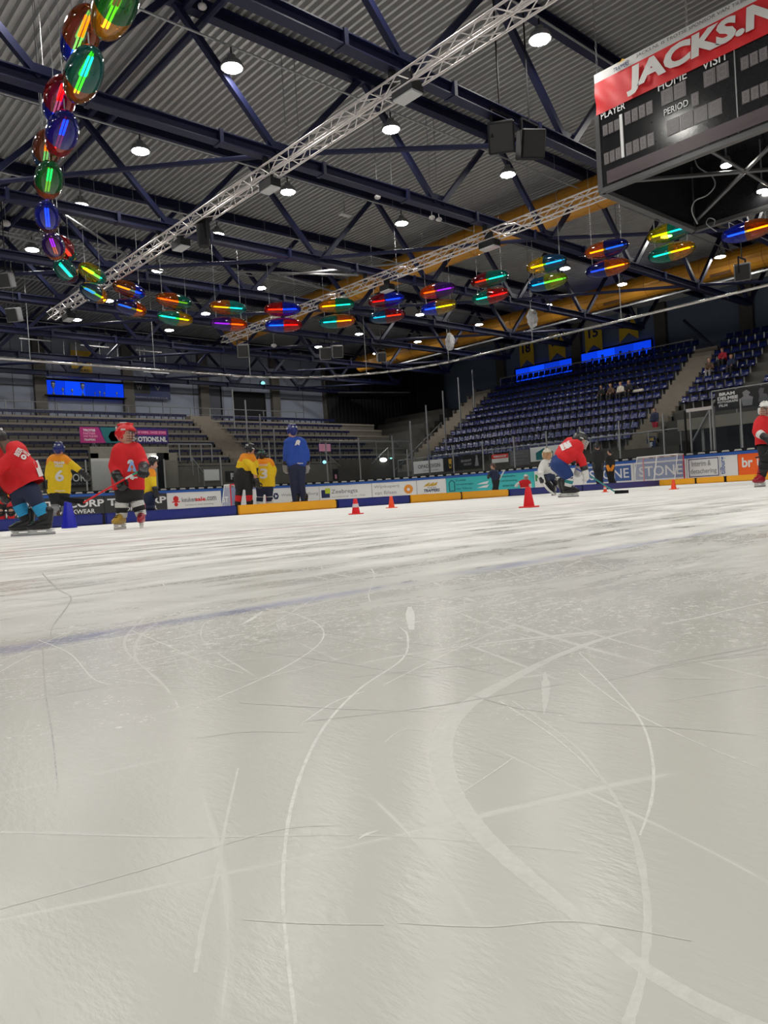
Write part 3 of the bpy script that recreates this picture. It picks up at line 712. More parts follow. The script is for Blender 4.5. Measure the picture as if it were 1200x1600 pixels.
# ================================================================== GOALS
def goal(label, c, ax, wdt, dep, hgt):
    """c: middle of the mouth on the ice; ax: unit vector along the mouth; back side is dep"""
    c = Vector(c); ax = Vector(ax); bk = Vector(dep); t = empty('hockey_goal', c); tag(t, label, 'goal', 'hockey goals')
    L, R = c - ax * wdt / 2, c + ax * wdt / 2; up = Vector((0, 0, hgt)); bt_ = bk * .55
    REDP = mat('red_goal_post', (.6, .02, .04), .4); WP = mat('white_goal_tube', (.75, .75, .75), .4)
    one('goal_post', REDP, lambda bm: tube(bm, L, L + up, .03, 10), t); one('goal_post', REDP, lambda bm: tube(bm, R, R + up, .03, 10), t)
    one('crossbar', REDP, lambda bm: tube(bm, L + up, R + up, .03, 10), t)
    one('back_frame', WP, lambda bm: (poly_tube(bm, [L, L + bk, R + bk, R], .03, 8), poly_tube(bm, [L + up, L + up + bt_, R + up + bt_, R + up], .03, 8), tube(bm, c + bk, c + up + bt_, .03, 8), tube(bm, L + bk, L + up + bt_, .02, 8), tube(bm, R + bk, R + up + bt_, .02, 8)), t)
    def nt(bm):
        quad(bm, [L + bk, R + bk, R + up + bt_, L + up + bt_]); quad(bm, [L, L + bk, L + up + bt_, L + up]); quad(bm, [R, R + bk, R + up + bt_, R + up]); quad(bm, [L + up, R + up, R + up + bt_, L + up + bt_])
    one('netting', MNET, nt, t)
gr = W(1040, 752, X=XB - .15); goal('white netted goal standing by the boards in front of the word STONE', (XB - .3, gr.y, 0), (0, 1, 0), 1.9, (-.95, 0, 0), 1.30)
p = W(384, 790, Y=YB - 5); goal('white netted goal behind the two players in yellow', (p.x + .2, YB - 5, 0), (1, 0, 0), 1.9, (0, .95, 0), 1.22)

# ================================================================== GRANDSTANDS
SEATB = mat('blue_seat_plastic', (.0075, .014, .088), .25, 0, .1)
SEATN = mat('navy_seat_plastic', (.008, .011, .045), .35, 0, .1)
RYS, RZS, NR = .85, .54, 8
LY0, LZ0 = 39.1, 2.35
stL = empty('grandstand', (20, LY0, 0)); tag(stL, 'left grandstand of concrete tiers with folded navy seats', 'grandstand')
sx0, sx1 = W(350, 690, Y=LY0 + 2).x, W(382, 690, Y=LY0 + 2).x     # stair in the left stand
for i in range(NR):
    y = LY0 + RYS * i; z = LZ0 + RZS * i
    one('tier', CONC, lambda bm: box2(bm, (-10, y - .1, z - .60), (XW - 8.6, (y + RYS - .1 if i < NR - 1 else YW - .4), z)), stL)
one('front_wall', CONC, lambda bm: box2(bm, (-10, LY0 - .35, 0), (XW - 8.5, LY0 - .1, LZ0 + .3)), stL)
def stepsL(bm):
    for i in range(NR * 2):
        y = LY0 + RYS / 2 * i - .3; z = LZ0 + RZS / 2 * i
        box2(bm, (sx0, y, z - .5), (sx1, y + RYS, z + .02))
one('stair', mat('stair_concrete', (.19, .165, .135), .85, 0, .2, 3), stepsL, stL)
bm = new()
for i in range(NR):
    y = LY0 + RYS * i + .35; z = LZ0 + RZS * i
    x = -9.0
    while x < XW - 12:
        if not (sx0 - .3 < x < sx1 + .3):
            box(bm, (x, y, z + .30), (.46, .10, .16)); box(bm, (x, y + .05, z + .11), (.05, .05, .24))
        x += .5
finish(bm, 'folded_seats', SEATN, stL)['kind'] = 'stuff'
# bench edge strips on every tier, paler than the concrete
for i in range(NR):
    y = LY0 + RYS * i; z = LZ0 + RZS * i
    one('tier_edge', mat('pale_tier_edge', (.20, .18, .15), .8), lambda bm: box2(bm, (-10, y - .13, z - .14), (XW - 8.6, y - .1, z)), stL)
# rear railing with light posts on the left stand
yr = LY0 + RYS * NR + .2; zr = LZ0 + RZS * (NR - 1)
rl = empty('railing', (10, yr, zr)); tag(rl, 'grey railing along the top of the left stand', 'railing')
one('handrail', GREYM, lambda bm: (tube(bm, (-8, yr, zr + .95), (34, yr, zr + .95), .03), tube(bm, (-8, yr, zr + .5), (34, yr, zr + .5), .02)), rl)
x = -6
while x < 34:
    one('post', GREYM, lambda bm: bar(bm, (x, yr, zr), (x, yr, zr + .95), .06), rl); x += 1.45

# front furniture of left stand: rails, banners, doorway
def rail(label, pts, h, nposts, z0, infill=None):
    t = empty('railing', pts[0]); tag(t, label, 'railing'); pts = [Vector(p) for p in pts]
    one('handrail', GREYM, lambda bm: poly_tube(bm, [p + Vector((0, 0, h)) for p in pts], .035), t)
    for a, b in zip(pts, pts[1:]):
        for k in range(nposts + 1):
            q = a.lerp(b, k / nposts); one('post', GREYM, lambda bm: bar(bm, q, q + Vector((0, 0, h)), .05), t)
        if infill: one('glass_panel', PLEX, lambda bm: quad(bm, [a + Vector((0, 0, .1)), b + Vector((0, 0, .1)), b + Vector((0, 0, h - .05)), a + Vector((0, 0, h - .05))]), t)
    return t
yf = LY0 - .37
pl = lambda px, py, y=None: W(px, py, Y=yf if y is None else y)
a, b = pl(262, 694), pl(330, 694)
rail('pale handrail in front of the left stand beside the purple banner', [(a.x, yf, a.z - 1.0), (b.x, yf, a.z - 1.0)], 1.0, 4, 0)
a, b = pl(500, 697), pl(640, 690); rail('glass railing in the far corner below the dark screens', [(a.x, yf, 3.0), (b.x, yf, 3.0)], 1.15, 5, 0, True)
for nm, (p0, p1) in {'handrail sloping down left of the corner lamp': ((500, 700), (531, 728)), 'handrail sloping up right of the corner lamp': ((580, 725), (606, 700)), 'handrail on the corner stair below the right stand': ((616, 735), (690, 660)),
                     'handrail sloping down beside the white doorway': ((145, 690), (172, 732)), 'handrail sloping down at the left stair': ((300, 715), (318, 740))}.items():
    A, B = pl(*p0), pl(*p1); t = empty('stair_rail', A); tag(t, 'grey ' + nm, 'railing')
    one('handrail', GREYM, lambda bm: tube(bm, A, B, .04), t)
    for k in (0, .5, 1): q = A.lerp(B, k); one('post', GREYM, lambda bm: bar(bm, q - Vector((0, 0, 1.0)), q, .05), t)
# vomitory with the white-lit doorway
YF2 = LY0 - .38
vo = empty('entrance_block', W(220, 740, Y=YF2)); tag(vo, 'concrete entrance block with a lit doorway under the pink banner', 'entrance')
a, b = W(140, 698, Y=YF2 - .2), W(262, 698, Y=YF2 - .2)
one('concrete_face', mat('pale_concrete', (.22, .205, .175), .85, 0, .2, 2), lambda bm: (box2(bm, (a.x, YF2 - .25, 3.0), (b.x, YF2 + .05, a.z)), box2(bm, (b.x - 1.2, YF2 - .25, 0), (b.x + .5, YF2 + .05, 3.4)), box2(bm, (a.x, YF2 - .25, 0), (a.x + .4, YF2 + .05, 3.4))), vo)
c0, c1 = W(144, 755, Y=YF2 - .27), W(176, 716, Y=YF2 - .27); one('white_door', mat('white_lit_door', (.55, .54, .53), .6), lambda bm: box2(bm, (c0.x, YF2 - .3, 0), (c1.x, YF2 - .26, c1.z)), vo)
c0, c1 = W(224, 755, Y=YF2 - .27), W(247, 708, Y=YF2 - .27); one('lit_doorway', mat('pale_corridor', (.42, .42, .40), .7), lambda bm: box2(bm, (c0.x, YF2 - .3, 0), (c1.x, YF2 - .26, c1.z)), vo)
c0, c1 = W(247, 755, Y=YF2 - .27), W(254, 708, Y=YF2 - .27); one('open_door', DARK, lambda bm: box2(bm, (c0.x, YF2 - .4, 0), (c1.x, YF2 - .26, c1.z)), vo)
q = W(241, 715, Y=YF2 - .4); one('corridor_lamp', emat('corridor_glow', (1, .97, .9), 6), lambda bm: sphere(bm, q, .13, (1.6, 1, .8)), vo)
# ---- banners
def banner(label, name, px0, px1, pyt, pyb, plane, val, col, items, thick=.02, face=None):
    """hanging rectangle between two pixel columns on plane X=val or Y=val; heights read at the left edge"""
    kw = {plane: val}; a = W(px0, pyt, **kw); b = W(px1, pyt, **kw); c = W(px0, pyb, **kw); z1, z0 = a.z, c.z
    t = empty(name, ((a.x + b.x) / 2, (a.y + b.y) / 2, z0)); tag(t, label, 'banner')
    if plane == 'Y': o = one('sheet', cm(col), lambda bm: box2(bm, (a.x, val, z0), (b.x, val + thick, z1)), t); nrm = Vector((0, -1, 0)); xd = Vector((1, 0, 0)); O = Vector((a.x, val, z0)); Wd = b.x - a.x
    else: o = one('sheet', cm(col), lambda bm: box2(bm, (val, a.y, z0), (val + thick, b.y, z1)), t); nrm = Vector((-1, 0, 0)); xd = Vector((0, -1, 0)); O = Vector((val, a.y, z0)); Wd = a.y - b.y
    Hh = z1 - z0
    for it in items:
        if it[0] == 't':   # text, u, v, height frac, width frac, colour, bold
            _, s, u, v, hf, wf, mc, bo = it
            text_on(s, O + xd * (u * Wd) + Vector((0, 0, v * Hh)) + nrm * .012, xd, Vector((0, 0, 1)), hf * Hh, wf * Wd, cm(mc), o, bo)
        else:              # polygon
            _, P, mc = it
            bm = new(); bm.faces.new([bm.verts.new(O + xd * (u * Wd) + Vector((0, 0, v * Hh)) + nrm * .006) for u, v in P]); finish(bm, 'printed_shape', cm(mc), o)
    return t
banner('pink and purple advert banner above the lit doorway', 'advert_banner', 124, 262, 667, 692, 'Y', YF2 - .3, 'purple',
       [('p', [(0, 0), (.27, 0), (.20, 1), (0, 1)], 'pink'), ('t', 'TROTSE', .10, .80, .15, .13, 'white', .03), ('t', 'PARTNER', .10, .60, .13, .13, 'palepink', .02), ('t', 'VAN TILBURG', .11, .42, .13, .15, 'palepink', .02), ('t', 'TRAPPERS', .10, .2, .13, .12, 'white', .02),
        ('p', [(.27, 0), (.43, 0), (.43, 1), (.22, 1)], 'darkteal'), ('p', [(.33, .1), (.40, .1), (.42, .5), (.38, .8), (.33, .7), (.30, .4)], 'cyan'), ('p', [(.60, .55), (.98, .55), (.98, .85), (.60, .85)], 'pink'), ('t', 'UW WERK, ONZE ZORG', .79, .70, .18, .36, 'palepink', .03), ('t', 'GOMOTIONS.NL', .73, .26, .34, .50, 'white', .04)])
banner('black banner with white letters ORN behind the player in yellow number six', 'advert_banner', 66, 152, 737, 763, 'Y', yf - .02, 'black', [('t', 'OORN', .64, .58, .48, .50, 'white', .01), ('t', 'LASERTECHNIEK', .66, .2, .13, .5, 'grey', .0)])
banner('black banner with grey print lines at the left stand, right of the ORN banner', 'advert_banner', 153, 172, 737, 763, 'Y', yf - .02, 'midgrey', [('t', 'IIIIIII', .5, .5, .7, .7, 'grey', .0)])
banner('pale poster behind the glass left of the players in yellow', 'poster', 317, 343, 733, 752, 'Y', yf - .02, 'grey', [('p', [(.05, .05), (.95, .05), (.95, .95), (.05, .95)], 'white')])
banner('black poster with a white letter left of the black trousered player', 'poster', 352, 366, 736, 753, 'Y', yf - .02, 'black', [('t', 'P', .75, .5, .6, .4, 'white', .05)])
t = banner('pale violet banner on the corner railing', 'advert_banner', 497, 517, 693, 706, 'Y', yf - .04, 'purple', [('p', [(.05, .05), (.95, .05), (.95, .95), (.05, .95)], 'palepink')])
banner('black doorway frame with a brown board in the far corner wall', 'notice_board', 533, 552, 735, 750, 'Y', yf - .02, 'black', [('p', [(.15, .05), (.85, .05), (.85, .85), (.15, .85)], 'gold')])
banner('small dark sign in the far corner with a white bottom', 'notice_sign', 520, 528, 733, 750, 'Y', yf - .02, 'black', [('p', [(.3, .1), (.7, .1), (.7, .5), (.3, .5)], 'palepink')])
def glow(label, px, py, rad, col, s, y=None, sc=(1, .3, .5), nm='wall_lamp', cat='lamp'):
    p = pl(px, py, (yf - .08) if y is None else y); t = empty(nm, p); tag(t, label, cat)
    one('glowing_cover', emat('glow_%s' % nm + str(px), col, s), lambda bm: sphere(bm, p, rad, sc), t, True)
    one('back_plate', DARK, lambda bm: box(bm, p + Vector((0, .1, 0)), (rad * 2.2 * sc[0], .05, rad * 2.2 * sc[2])), t)
glow('bright oval wall lamp in the far corner above the boards', 599, 718.5, .33, (1, .98, .92), 6, sc=(1, .3, .45))
glow('small cyan exit sign left of the corner wall in the far corner', 507, 722, .16, (.3, .8, .9), 2.0, nm='exit_sign', cat='sign', sc=(1, .3, .7))
glow('tiny green exit light right of the oval lamp', 611, 716, .12, (.3, .8, .7), 1.5, nm='exit_sign', cat='sign')
glow('cyan exit sign high above the black doorway', 411, 599, .22, (.3, .8, .9), 1.2, y=YW - .14, nm='exit_sign', cat='sign', sc=(.9, .3, .8))

# ---- corner fill: tiers between the two stands, concrete darkened for the corner's shade, corner screen
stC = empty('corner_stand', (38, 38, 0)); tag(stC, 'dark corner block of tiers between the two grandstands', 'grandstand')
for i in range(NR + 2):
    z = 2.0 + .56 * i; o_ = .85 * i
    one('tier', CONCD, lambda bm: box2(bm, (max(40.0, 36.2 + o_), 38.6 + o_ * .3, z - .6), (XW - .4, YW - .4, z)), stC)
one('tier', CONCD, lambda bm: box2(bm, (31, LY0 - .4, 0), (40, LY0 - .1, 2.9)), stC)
scr = empty('dark_scoreboard_screen', (43, 47, 9)); tag(scr, 'unlit dark screen high in the far corner', 'screen')
A, B = W(530, 596, d=60), W(640, 596, d=60); A2 = W(530, 640, d=60)
one('screen_panel', DARK, lambda bm: bar(bm, (A + A2) / 2, (B + (A2 - A) + B) / 2, 3.6, .1, (0, 0, 1)), scr)

# ---- right stand
RX0, RZ0, NRR = 35.6, 2.1, 11; RZR = .57
stR = empty('grandstand', (RX0, 20, 0)); tag(stR, 'right grandstand of concrete tiers with glossy blue seats', 'grandstand')
YS0, YS1 = 19.0, 20.35           # stair between its two sections
YEND = 36.0
for i in range(NRR):
    x = RX0 + .85 * i; z = RZ0 + RZR * i
    lo = 1.0 if i >= 3 else (17.4)
    one('tier', CONCD, lambda bm: box2(bm, (x - .1, lo, z - .62), ((x + .75 if i < NRR - 1 else XW - .45), YEND, z)), stR)
def stepsR(bm, y0, y1):
    for i in range(NRR * 2 - 1):
        x = RX0 + .425 * i - .3; z = RZ0 + RZR / 2 * i
        box2(bm, (x, y0, z - .5), (x + .85, y1, z + .02))
one('stair', MATS['stair_concrete'], lambda bm: stepsR(bm, YS0, YS1), stR)
one('stair', MATS['stair_concrete'], lambda bm: stepsR(bm, YEND, YEND + 1.6), stR)
one('front_wall', CONCD, lambda bm: box2(bm, (RX0 - .35, 17.4, 0), (RX0 - .1, YEND + 1.6, RZ0 - .2)), stR)
one('side_wall', CONCD, lambda bm: [box2(bm, (RX0 + .85 * i - .1, YEND + 1.6, 0), (RX0 + .85 * i + .75, YEND + 1.8, RZ0 + RZR * i + .3)) for i in range(NRR)], stR)
# entrance below the right section
one('entrance_beam', mat('pale_concrete', (.2, .2, .2), .8), lambda bm: box2(bm, (RX0 - .4, 1, 2.55), (RX0 - .1, 17.4, 3.1)), stR)
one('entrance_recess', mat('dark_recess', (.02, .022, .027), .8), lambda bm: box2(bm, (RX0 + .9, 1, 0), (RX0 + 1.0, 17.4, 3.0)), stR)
for pxx in (1100, 1160): 
    q = W(pxx, 700, X=RX0 - .2); one('entrance_post', GREYM, lambda bm: bar(bm, (q.x, q.y, 0), (q.x, q.y, 2.6), .12), stR)
# seat mesh
def seat_mesh():
    bm = new()
    # moulded shell: pan and curved back, sides raised
    rows = [(-.20, .42, .0), (-.10, .40, .0), (.05, .40, .0), (.16, .44, .01), (.20, .56, .02), (.235, .76, .02)]
    pr = None
    for x, z, k in rows:
        wdt = .21 if z < .7 else .17
        r = [bm.verts.new((x - .015, -wdt, z + .035)), bm.verts.new((x, -wdt * .6, z)), bm.verts.new((x, wdt * .6, z)), bm.verts.new((x - .015, wdt, z + .035))]
        if pr:
            for j in range(3): bm.faces.new((pr[j], pr[j + 1], r[j + 1], r[j]))
        pr = r
    bm.normal_update(); bmesh.ops.solidify(bm, geom=bm.faces[:], thickness=.025)
    me = bpy.data.meshes.new('seat'); bmesh.ops.recalc_face_normals(bm, faces=bm.faces); bm.to_mesh(me); bm.free()
    me.materials.append(SEATB); 
    for p in me.polygons: p.use_smooth = True
    return me
def seat_leg():
    bm = new(); box(bm, (.05, 0, .2), (.06, .06, .4)); me = bpy.data.meshes.new('bracket'); bm.to_mesh(me); bm.free(); me.materials.append(GREYM); return me
SM, SL = seat_mesh(), seat_leg()
cand = []
for i in range(NRR):
    x = RX0 + .85 * i + .45; z = RZ0 + RZR * i
    y = YS1 + .35; k = 0
    while y < YEND - .25: cand.append((x, y, z, i, k, 0)); y += .49; k += 1
    if i >= 3:
        y = YS0 - .35; k = 0
        while y > 8: 
            if not (14.9 < y < 16.0): cand.append((x, y, z, i, k, 1)); k += 1
            y -= .49
cand.sort(key=lambda c: c[0] * .67 + c[1] * .744)
rest = []
TAKEN = []
inv = ROT.transposed()
def proj(p):
    v = inv @ (Vector(p) - Vector((0, 0, H))); return (600 - F * v.x / v.z * 1.0 if False else 600 + F * v.x / -v.z, 800 - F * v.y / -v.z)
cnt = 0
for (x, y, z, i, k, sec) in cand:
    px, py = proj((x, y, z + .5))
    if px > 1215: continue
    if cnt < 298:
        o = empty('stand_seat', (x, y, z)); cnt += 1
        tag(o, 'blue plastic stand seat, %s from the stair, %s row up, %s section' % (nth(k), nth(i), 'wide left' if sec == 0 else 'right'), 'seat', 'blue seats of the right stand')
        for nm, me in (('seat_shell', SM), ('bracket', SL)):
            c = bpy.data.objects.new(nm, me); C.objects.link(c); c.parent = o
    else: rest.append((x, y, z))
bm = new()
for x, y, z in rest:
    b0 = len(bm.verts); bm.from_mesh(SM); bm.verts.ensure_lookup_table()
    for v in bm.verts[b0:]: v.co += Vector((x, y, z))
tag(finish(bm, 'stand_seats', SEATB), 'many more blue stand seats in the rear rows of the right stand', 'seats', 'blue seats of the right stand', 'stuff')
# front glass rail of the right stand
a = W(672, 716, X=RX0 - .3)
t = rail('glass railing along the front of the right stand', [(RX0 - .3, YEND + 1.5, 1.6), (RX0 - .3, 17.3, 1.6)], 1.1, 12, 0, True)
# top railing
xr = RX0 + .85 * NRR + .1; zr = RZ0 + RZR * (NRR - 1)
rail('thin railing along the top of the right stand under the blue windows', [(xr, YEND, zr), (xr, 21, zr)], .9, 8, 0)
A = W(1085, 575, X=xr - .5); rail('pale handrail at the top of the right stand stair', [(xr - .6, 20.3, A.z - 1.2), (xr + 1.4, 20.3, A.z - 1.2)], 1.6, 1, 0)
# signs on the front of the right stand
XF = RX0 - .38
banner('white sign with grey lettering left of the black signs below the right stand', 'advert_sign', 644, 692, 722, 741, 'X', XF, 'white', [('t', 'OPADESIGN', .55, .55, .30, .72, 'midgrey', .01), ('t', 'interieur en meubel', .6, .2, .1, .5, 'grey', 0)])
banner('black sign with a small gold trophy print', 'advert_sign', 693, 714, 715, 737, 'X', XF, 'black', [('p', [(.4, .2), (.55, .2), (.6, .85), (.35, .85)], 'gold'), ('p', [(.43, .3), (.52, .3), (.55, .5), (.4, .5)], 'white')])
banner('black sign with grey lettering beside the trophy sign', 'advert_sign', 715, 752, 712, 734, 'X', XF, 'black', [('t', 'BRABANT', .36, .58, .18, .44, 'grey', .03), ('t', 'SPORT', .42, .32, .16, .34, 'grey', .03), ('p', [(.72, .15), (.88, .15), (.83, .9), (.78, .9)], 'grey')])
banner('small red and white sign below the right stand', 'advert_sign', 768, 794, 711, 724, 'X', XF, 'white', [('p', [(0, .5), (1, .5), (1, 1), (0, 1)], 'red'), ('t', 'VERKOOP', .5, .74, .24, .8, 'white', .03)])
banner('dark sign with rows of grey print below the right stand', 'advert_sign', 796, 827, 705, 729, 'X', XF, 'midgrey', [('t', 'Installatie', .4, .8, .10, .6, 'grey', .01), ('t', 'Onderhoud & service', .5, .58, .10, .8, 'grey', .01), ('t', 'Dakdekkers', .42, .37, .10, .6, 'grey', .01), ('t', 'Tilburg', .4, .15, .10, .4, 'grey', .01)])
banner('white sign with a grey green hall drawing behind the goalkeeper', 'advert_sign', 828, 905, 700, 722, 'X', XF, 'white', [('p', [(.12, .1), (.48, .1), (.48, .6), (.3, .9), (.12, .6)], 'darkteal')])
banner('blue and yellow gate sign VAK at the stair foot', 'gate_sign', 1010, 1024, 683, 704, 'X', XF + .1, 'navy', [('t', 'VAK', .5, .8, .25, .8, 'gold', .05), ('t', 'F', .5, .35, .45, .3, 'white', .05)])
banner('black photo banner with white letters above the right entrance', 'advert_banner', 1117, 1215, 613, 643, 'X', RX0 - .3, 'black', [('t', 'BRAM', .20, .84, .17, .26, 'white', .04), ('t', 'DELMEE', .21, .62, .17, .34, 'white', .04), ('t', 'FOTOGRAFIE', .21, .43, .12, .34, 'white', .03), ('t', 'FILM', .13, .25, .13, .14, 'white', .04),
       ('p', [(.45, .1), (.60, .1), (.62, .5), (.55, .6), (.58, .75), (.52, .9), (.45, .8), (.47, .6), (.42, .5)], 'grey'), ('p', [(.70, .2), (.86, .2), (.84, .55), (.78, .6), (.80, .85), (.74, .9), (.71, .75), (.72, .5)], 'midgrey')])
t = rail('grey railing carrying the black photo banner', [(RX0 - .25, W(1117, 640, X=RX0).y, 3.1), (RX0 - .25, 9, 3.1)], 1.15, 6, 0)
A = W(1082, 690, X=RX0 - .5); B = W(1117, 625, X=RX0 - .5); tt = empty('stair_rail', A); tag(tt, 'grey handrail sloping up behind the tall gate frame', 'railing'); one('handrail', GREYM, lambda bm: tube(bm, A, B, .05), tt)
# tall posts beside the corner stairs
for k, (px, y0, y1, dd) in enumerate([(641, 658, 716, 46), (667, 633, 712, 48), (692, 611, 668, 50), (716, 590, 645, 52), (738, 578, 632, 54)]):
    b = W(px + 3, y1, d=dd); tp = W(px, y0, d=dd); bm = new(); bar(bm, (b.x, b.y, 0.0), (b.x, b.y, tp.z), .07, .07)
    tag(finish(bm, 'tall_screen_post', GREYM), 'tall grey post on the corner stair, %s from the left of the five right ones' % nth(k), 'post', 'tall corner stair posts')
for k, (px, y0, y1) in enumerate([(362, 607, 660), (383, 625, 690), (405, 647, 700), (427, 669, 725)]):
    yv = LY0 + 4.6 - 1.3 * k; b = W(px + 4, y1, Y=yv); tp = W(px, y0, Y=yv); bm = new(); bar(bm, (b.x, b.y, b.z - 1), (b.x, b.y, tp.z), .07, .07)
    tag(finish(bm, 'tall_screen_post', GREYM), 'tall pale post on the left stand, %s of four going down to the coach' % nth(k), 'post', 'tall left stand posts')

# ---- made-up black sheets standing in for the far corner's darkness
SHADE = mat('corner_shade_black', (.012, .013, .016), .9, 0, .3, 2)
def shade_sheet(label, A, B, z0, z1):
    A, B = Vector(A), Vector(B); t = empty('shade_sheet', ((A.x + B.x) / 2, (A.y + B.y) / 2, z0)); tag(t, label, 'shade_sheet')
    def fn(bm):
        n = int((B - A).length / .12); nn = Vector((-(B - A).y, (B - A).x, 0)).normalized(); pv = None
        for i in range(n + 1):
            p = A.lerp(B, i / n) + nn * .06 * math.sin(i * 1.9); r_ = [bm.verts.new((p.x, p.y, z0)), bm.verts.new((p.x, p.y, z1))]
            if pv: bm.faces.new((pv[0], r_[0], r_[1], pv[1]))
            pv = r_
    one('cloth', SHADE, fn, t); one('shade_sheet_rail', DARK, lambda bm: bar(bm, (A.x, A.y, z1), (B.x, B.y, z1), .08), t)
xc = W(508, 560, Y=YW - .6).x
shade_sheet('added black sheet on the left end wall closing the far corner', (xc, YW - .6, 0), (XW - .6, YW - .6, 0), 6.3, ROOF - .1)
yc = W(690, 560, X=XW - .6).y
shade_sheet('added black sheet on the right wall closing the far corner', (XW - .6, yc, 0), (XW - .6, YW - .6, 0), 7.4, ROOF - .1)
# ---- glowing blue cabinets and wall banners
def cabinet(n, label, px0, px1, pyt, pyb, plane, val, split, shapes):
    kw = {plane: val}; a = W(px0, pyt, **kw); b = W(px1, pyt, **kw); c = W(px0, pyb, **kw)
    nm = 'trophy_cabinet'; t = empty(nm, a); tag(t, label, 'cabinet', 'blue lit trophy cabinets')
    BL = [emat('blue_glow_a', (.003, .045, .75), 1.0), emat('blue_glow_b', (.004, .06, .85), 1.15), emat('blue_glow_c', (.003, .035, .55), 1.0)]
    for k in range(split):
        f0, f1 = k / split, (k + 1) / split
        if plane == 'Y': one('lit_pane', BL[k % 3], lambda bm: box2(bm, (a.x + (b.x - a.x) * f0 + .015, val, c.z), (a.x + (b.x - a.x) * f1 - .015, val + .03, a.z)), t)
        else: one('lit_pane', BL[k % 3], lambda bm: box2(bm, (val, a.y + (b.y - a.y) * f0 - .015, c.z), (val + .03, a.y + (b.y - a.y) * f1 + .015, a.z)), t)
    def fr(bm):
        for z in (a.z + .05, c.z - .05): bar(bm, (a.x, a.y, z), (b.x, b.y, z), .10, .12)
        for q in (a, b): bar(bm, (q.x, q.y, c.z), (q.x, q.y, a.z), .10, .12)
    one('frame', DARK, fr, t)
    one('shelf', DARK, lambda bm: bar(bm, (a.x - (.12 if plane == 'X' else 0), a.y - (.12 if plane == 'Y' else 0), c.z - .02), (b.x - (.12 if plane == 'X' else 0), b.y - (.12 if plane == 'Y' else 0), c.z - .02), .04, .36, (1, 0, 0) if plane == 'Y' else (0, 1, 0)) if False else box2(bm, (min(a.x, b.x) - (.36 if plane == 'X' else 0), min(a.y, b.y) - (.36 if plane == 'Y' else 0), c.z - .04), (max(a.x, b.x), max(a.y, b.y), c.z)), t)
    Hh = a.z - c.z
    for (f, s, k) in shapes:
        p = a.lerp(b, f); p = Vector((p.x, p.y, c.z)) - Vector((.22 if plane == 'X' else 0, .22 if plane == 'Y' else 0, 0)); s = s * Hh
        cup = empty('trophy', p); tag(cup, 'small silver trophy in the %s blue cabinet, %s from the left' % (('left wall', 'first right', 'second right')[n], nth(k)), 'trophy', 'trophies in the blue cabinets')
        bm = new(); lathe(bm, [(.09 * s, 0), (.10 * s, .12 * s), (.03 * s, .2 * s), (.03 * s, .45 * s), (.14 * s, .62 * s), (.16 * s, .95 * s), (.13 * s, .98 * s)], 10, Matrix.Translation(p)); finish(bm, 'cup', mat('trophy_metal', (.25, .3, .38), .3, .6), cup, True)
rnd = random.Random(3)
cabinet(0, 'blue lit trophy cabinet on the left end wall', 67, 193, 593, 617, 'Y', YW - .25, 4, [(.10, .9, 0), (.21, .5, 1), (.32, .45, 2), (.45, .9, 3), (.60, .3, 4), (.66, .4, 5), (.72, .35, 6), (.88, .4, 7)])
cabinet(1, 'blue lit cabinet on the right wall, the farther left one', 805, 899, 578, 599, 'X', XW - .25, 4, [(.10, .4, 0), (.3, .5, 1), (.45, .4, 2), (.8, .45, 3)])
cabinet(2, 'blue lit cabinet on the right wall, the nearer right one', 906, 1020, 554, 575, 'X', XW - .25, 4, [(.08, .4, 0), (.2, .5, 1), (.35, .6, 2), (.45, .4, 3), (.6, .6, 4), (.72, .5, 5), (.9, .5, 6)])
def jersey_banner(label, px0, px1, pyt, pyb, num):
    z = W(px0, pyt, X=XW - .5), W(px1, pyt, X=XW - .5), W(px0, pyb, X=XW - .5)
    a, b, c = z; t = empty('retired_number_banner', a); tag(t, label, 'banner', 'yellow number banners on the right wall')
    x = XW - .5; mid = (a.y + b.y) / 2; n_ = .35; zb = c.z; m = mat('dull_yellow_cloth', (.75, .50, .04), .8)
    bm = new()
    P = [(a.y, a.z - 1.1), (b.y, a.z - 1.1), (b.y, zb - .2), (mid, zb + .35), (a.y, zb - .2)]
    bm.faces.new([bm.verts.new((x, yy, zz)) for yy, zz in P]); bm.normal_update(); bmesh.ops.solidify(bm, geom=bm.faces[:], thickness=.02); sh = finish(bm, 'cloth', m, t)
    one('cloth_top', mat('dull_white_cloth', (.4, .4, .4), .8), lambda bm: box2(bm, (x, a.y, a.z - 1.1), (x + .02, b.y, min(a.z, ROOF - .02))), t)
    text_on(num, Vector((x - .03, mid, zb + 1.25)), Vector((0, -1, 0)), Vector((0, 0, 1)), .75, None, cm('navy'), sh, .03)
jersey_banner('yellow banner number 18, farthest left on the right wall', 810, 832, 517, 572, '18')
jersey_banner('yellow banner number 17, second from the left on the right wall', 855, 881, 503, 562, '17')
jersey_banner('yellow banner number 15, above the gap between the blue cabinets', 912, 939, 492, 550, '15')
jersey_banner('yellow banner number 9, rightmost on the right wall', 965, 995, 475, 532, '9')
banner('yellow and white banner behind the truss on the left end wall', 'cloth_banner', 109, 141, 535, 588, 'Y', YW - .4, 'gold', [('p', [(0, .78), (1, .78), (1, 1), (0, 1)], 'grey'), ('t', 'KAMPIOEN', .5, .45, .08, .8, 'black', .02), ('t', 'TILBURG', .5, .2, .08, .7, 'black', .02)])
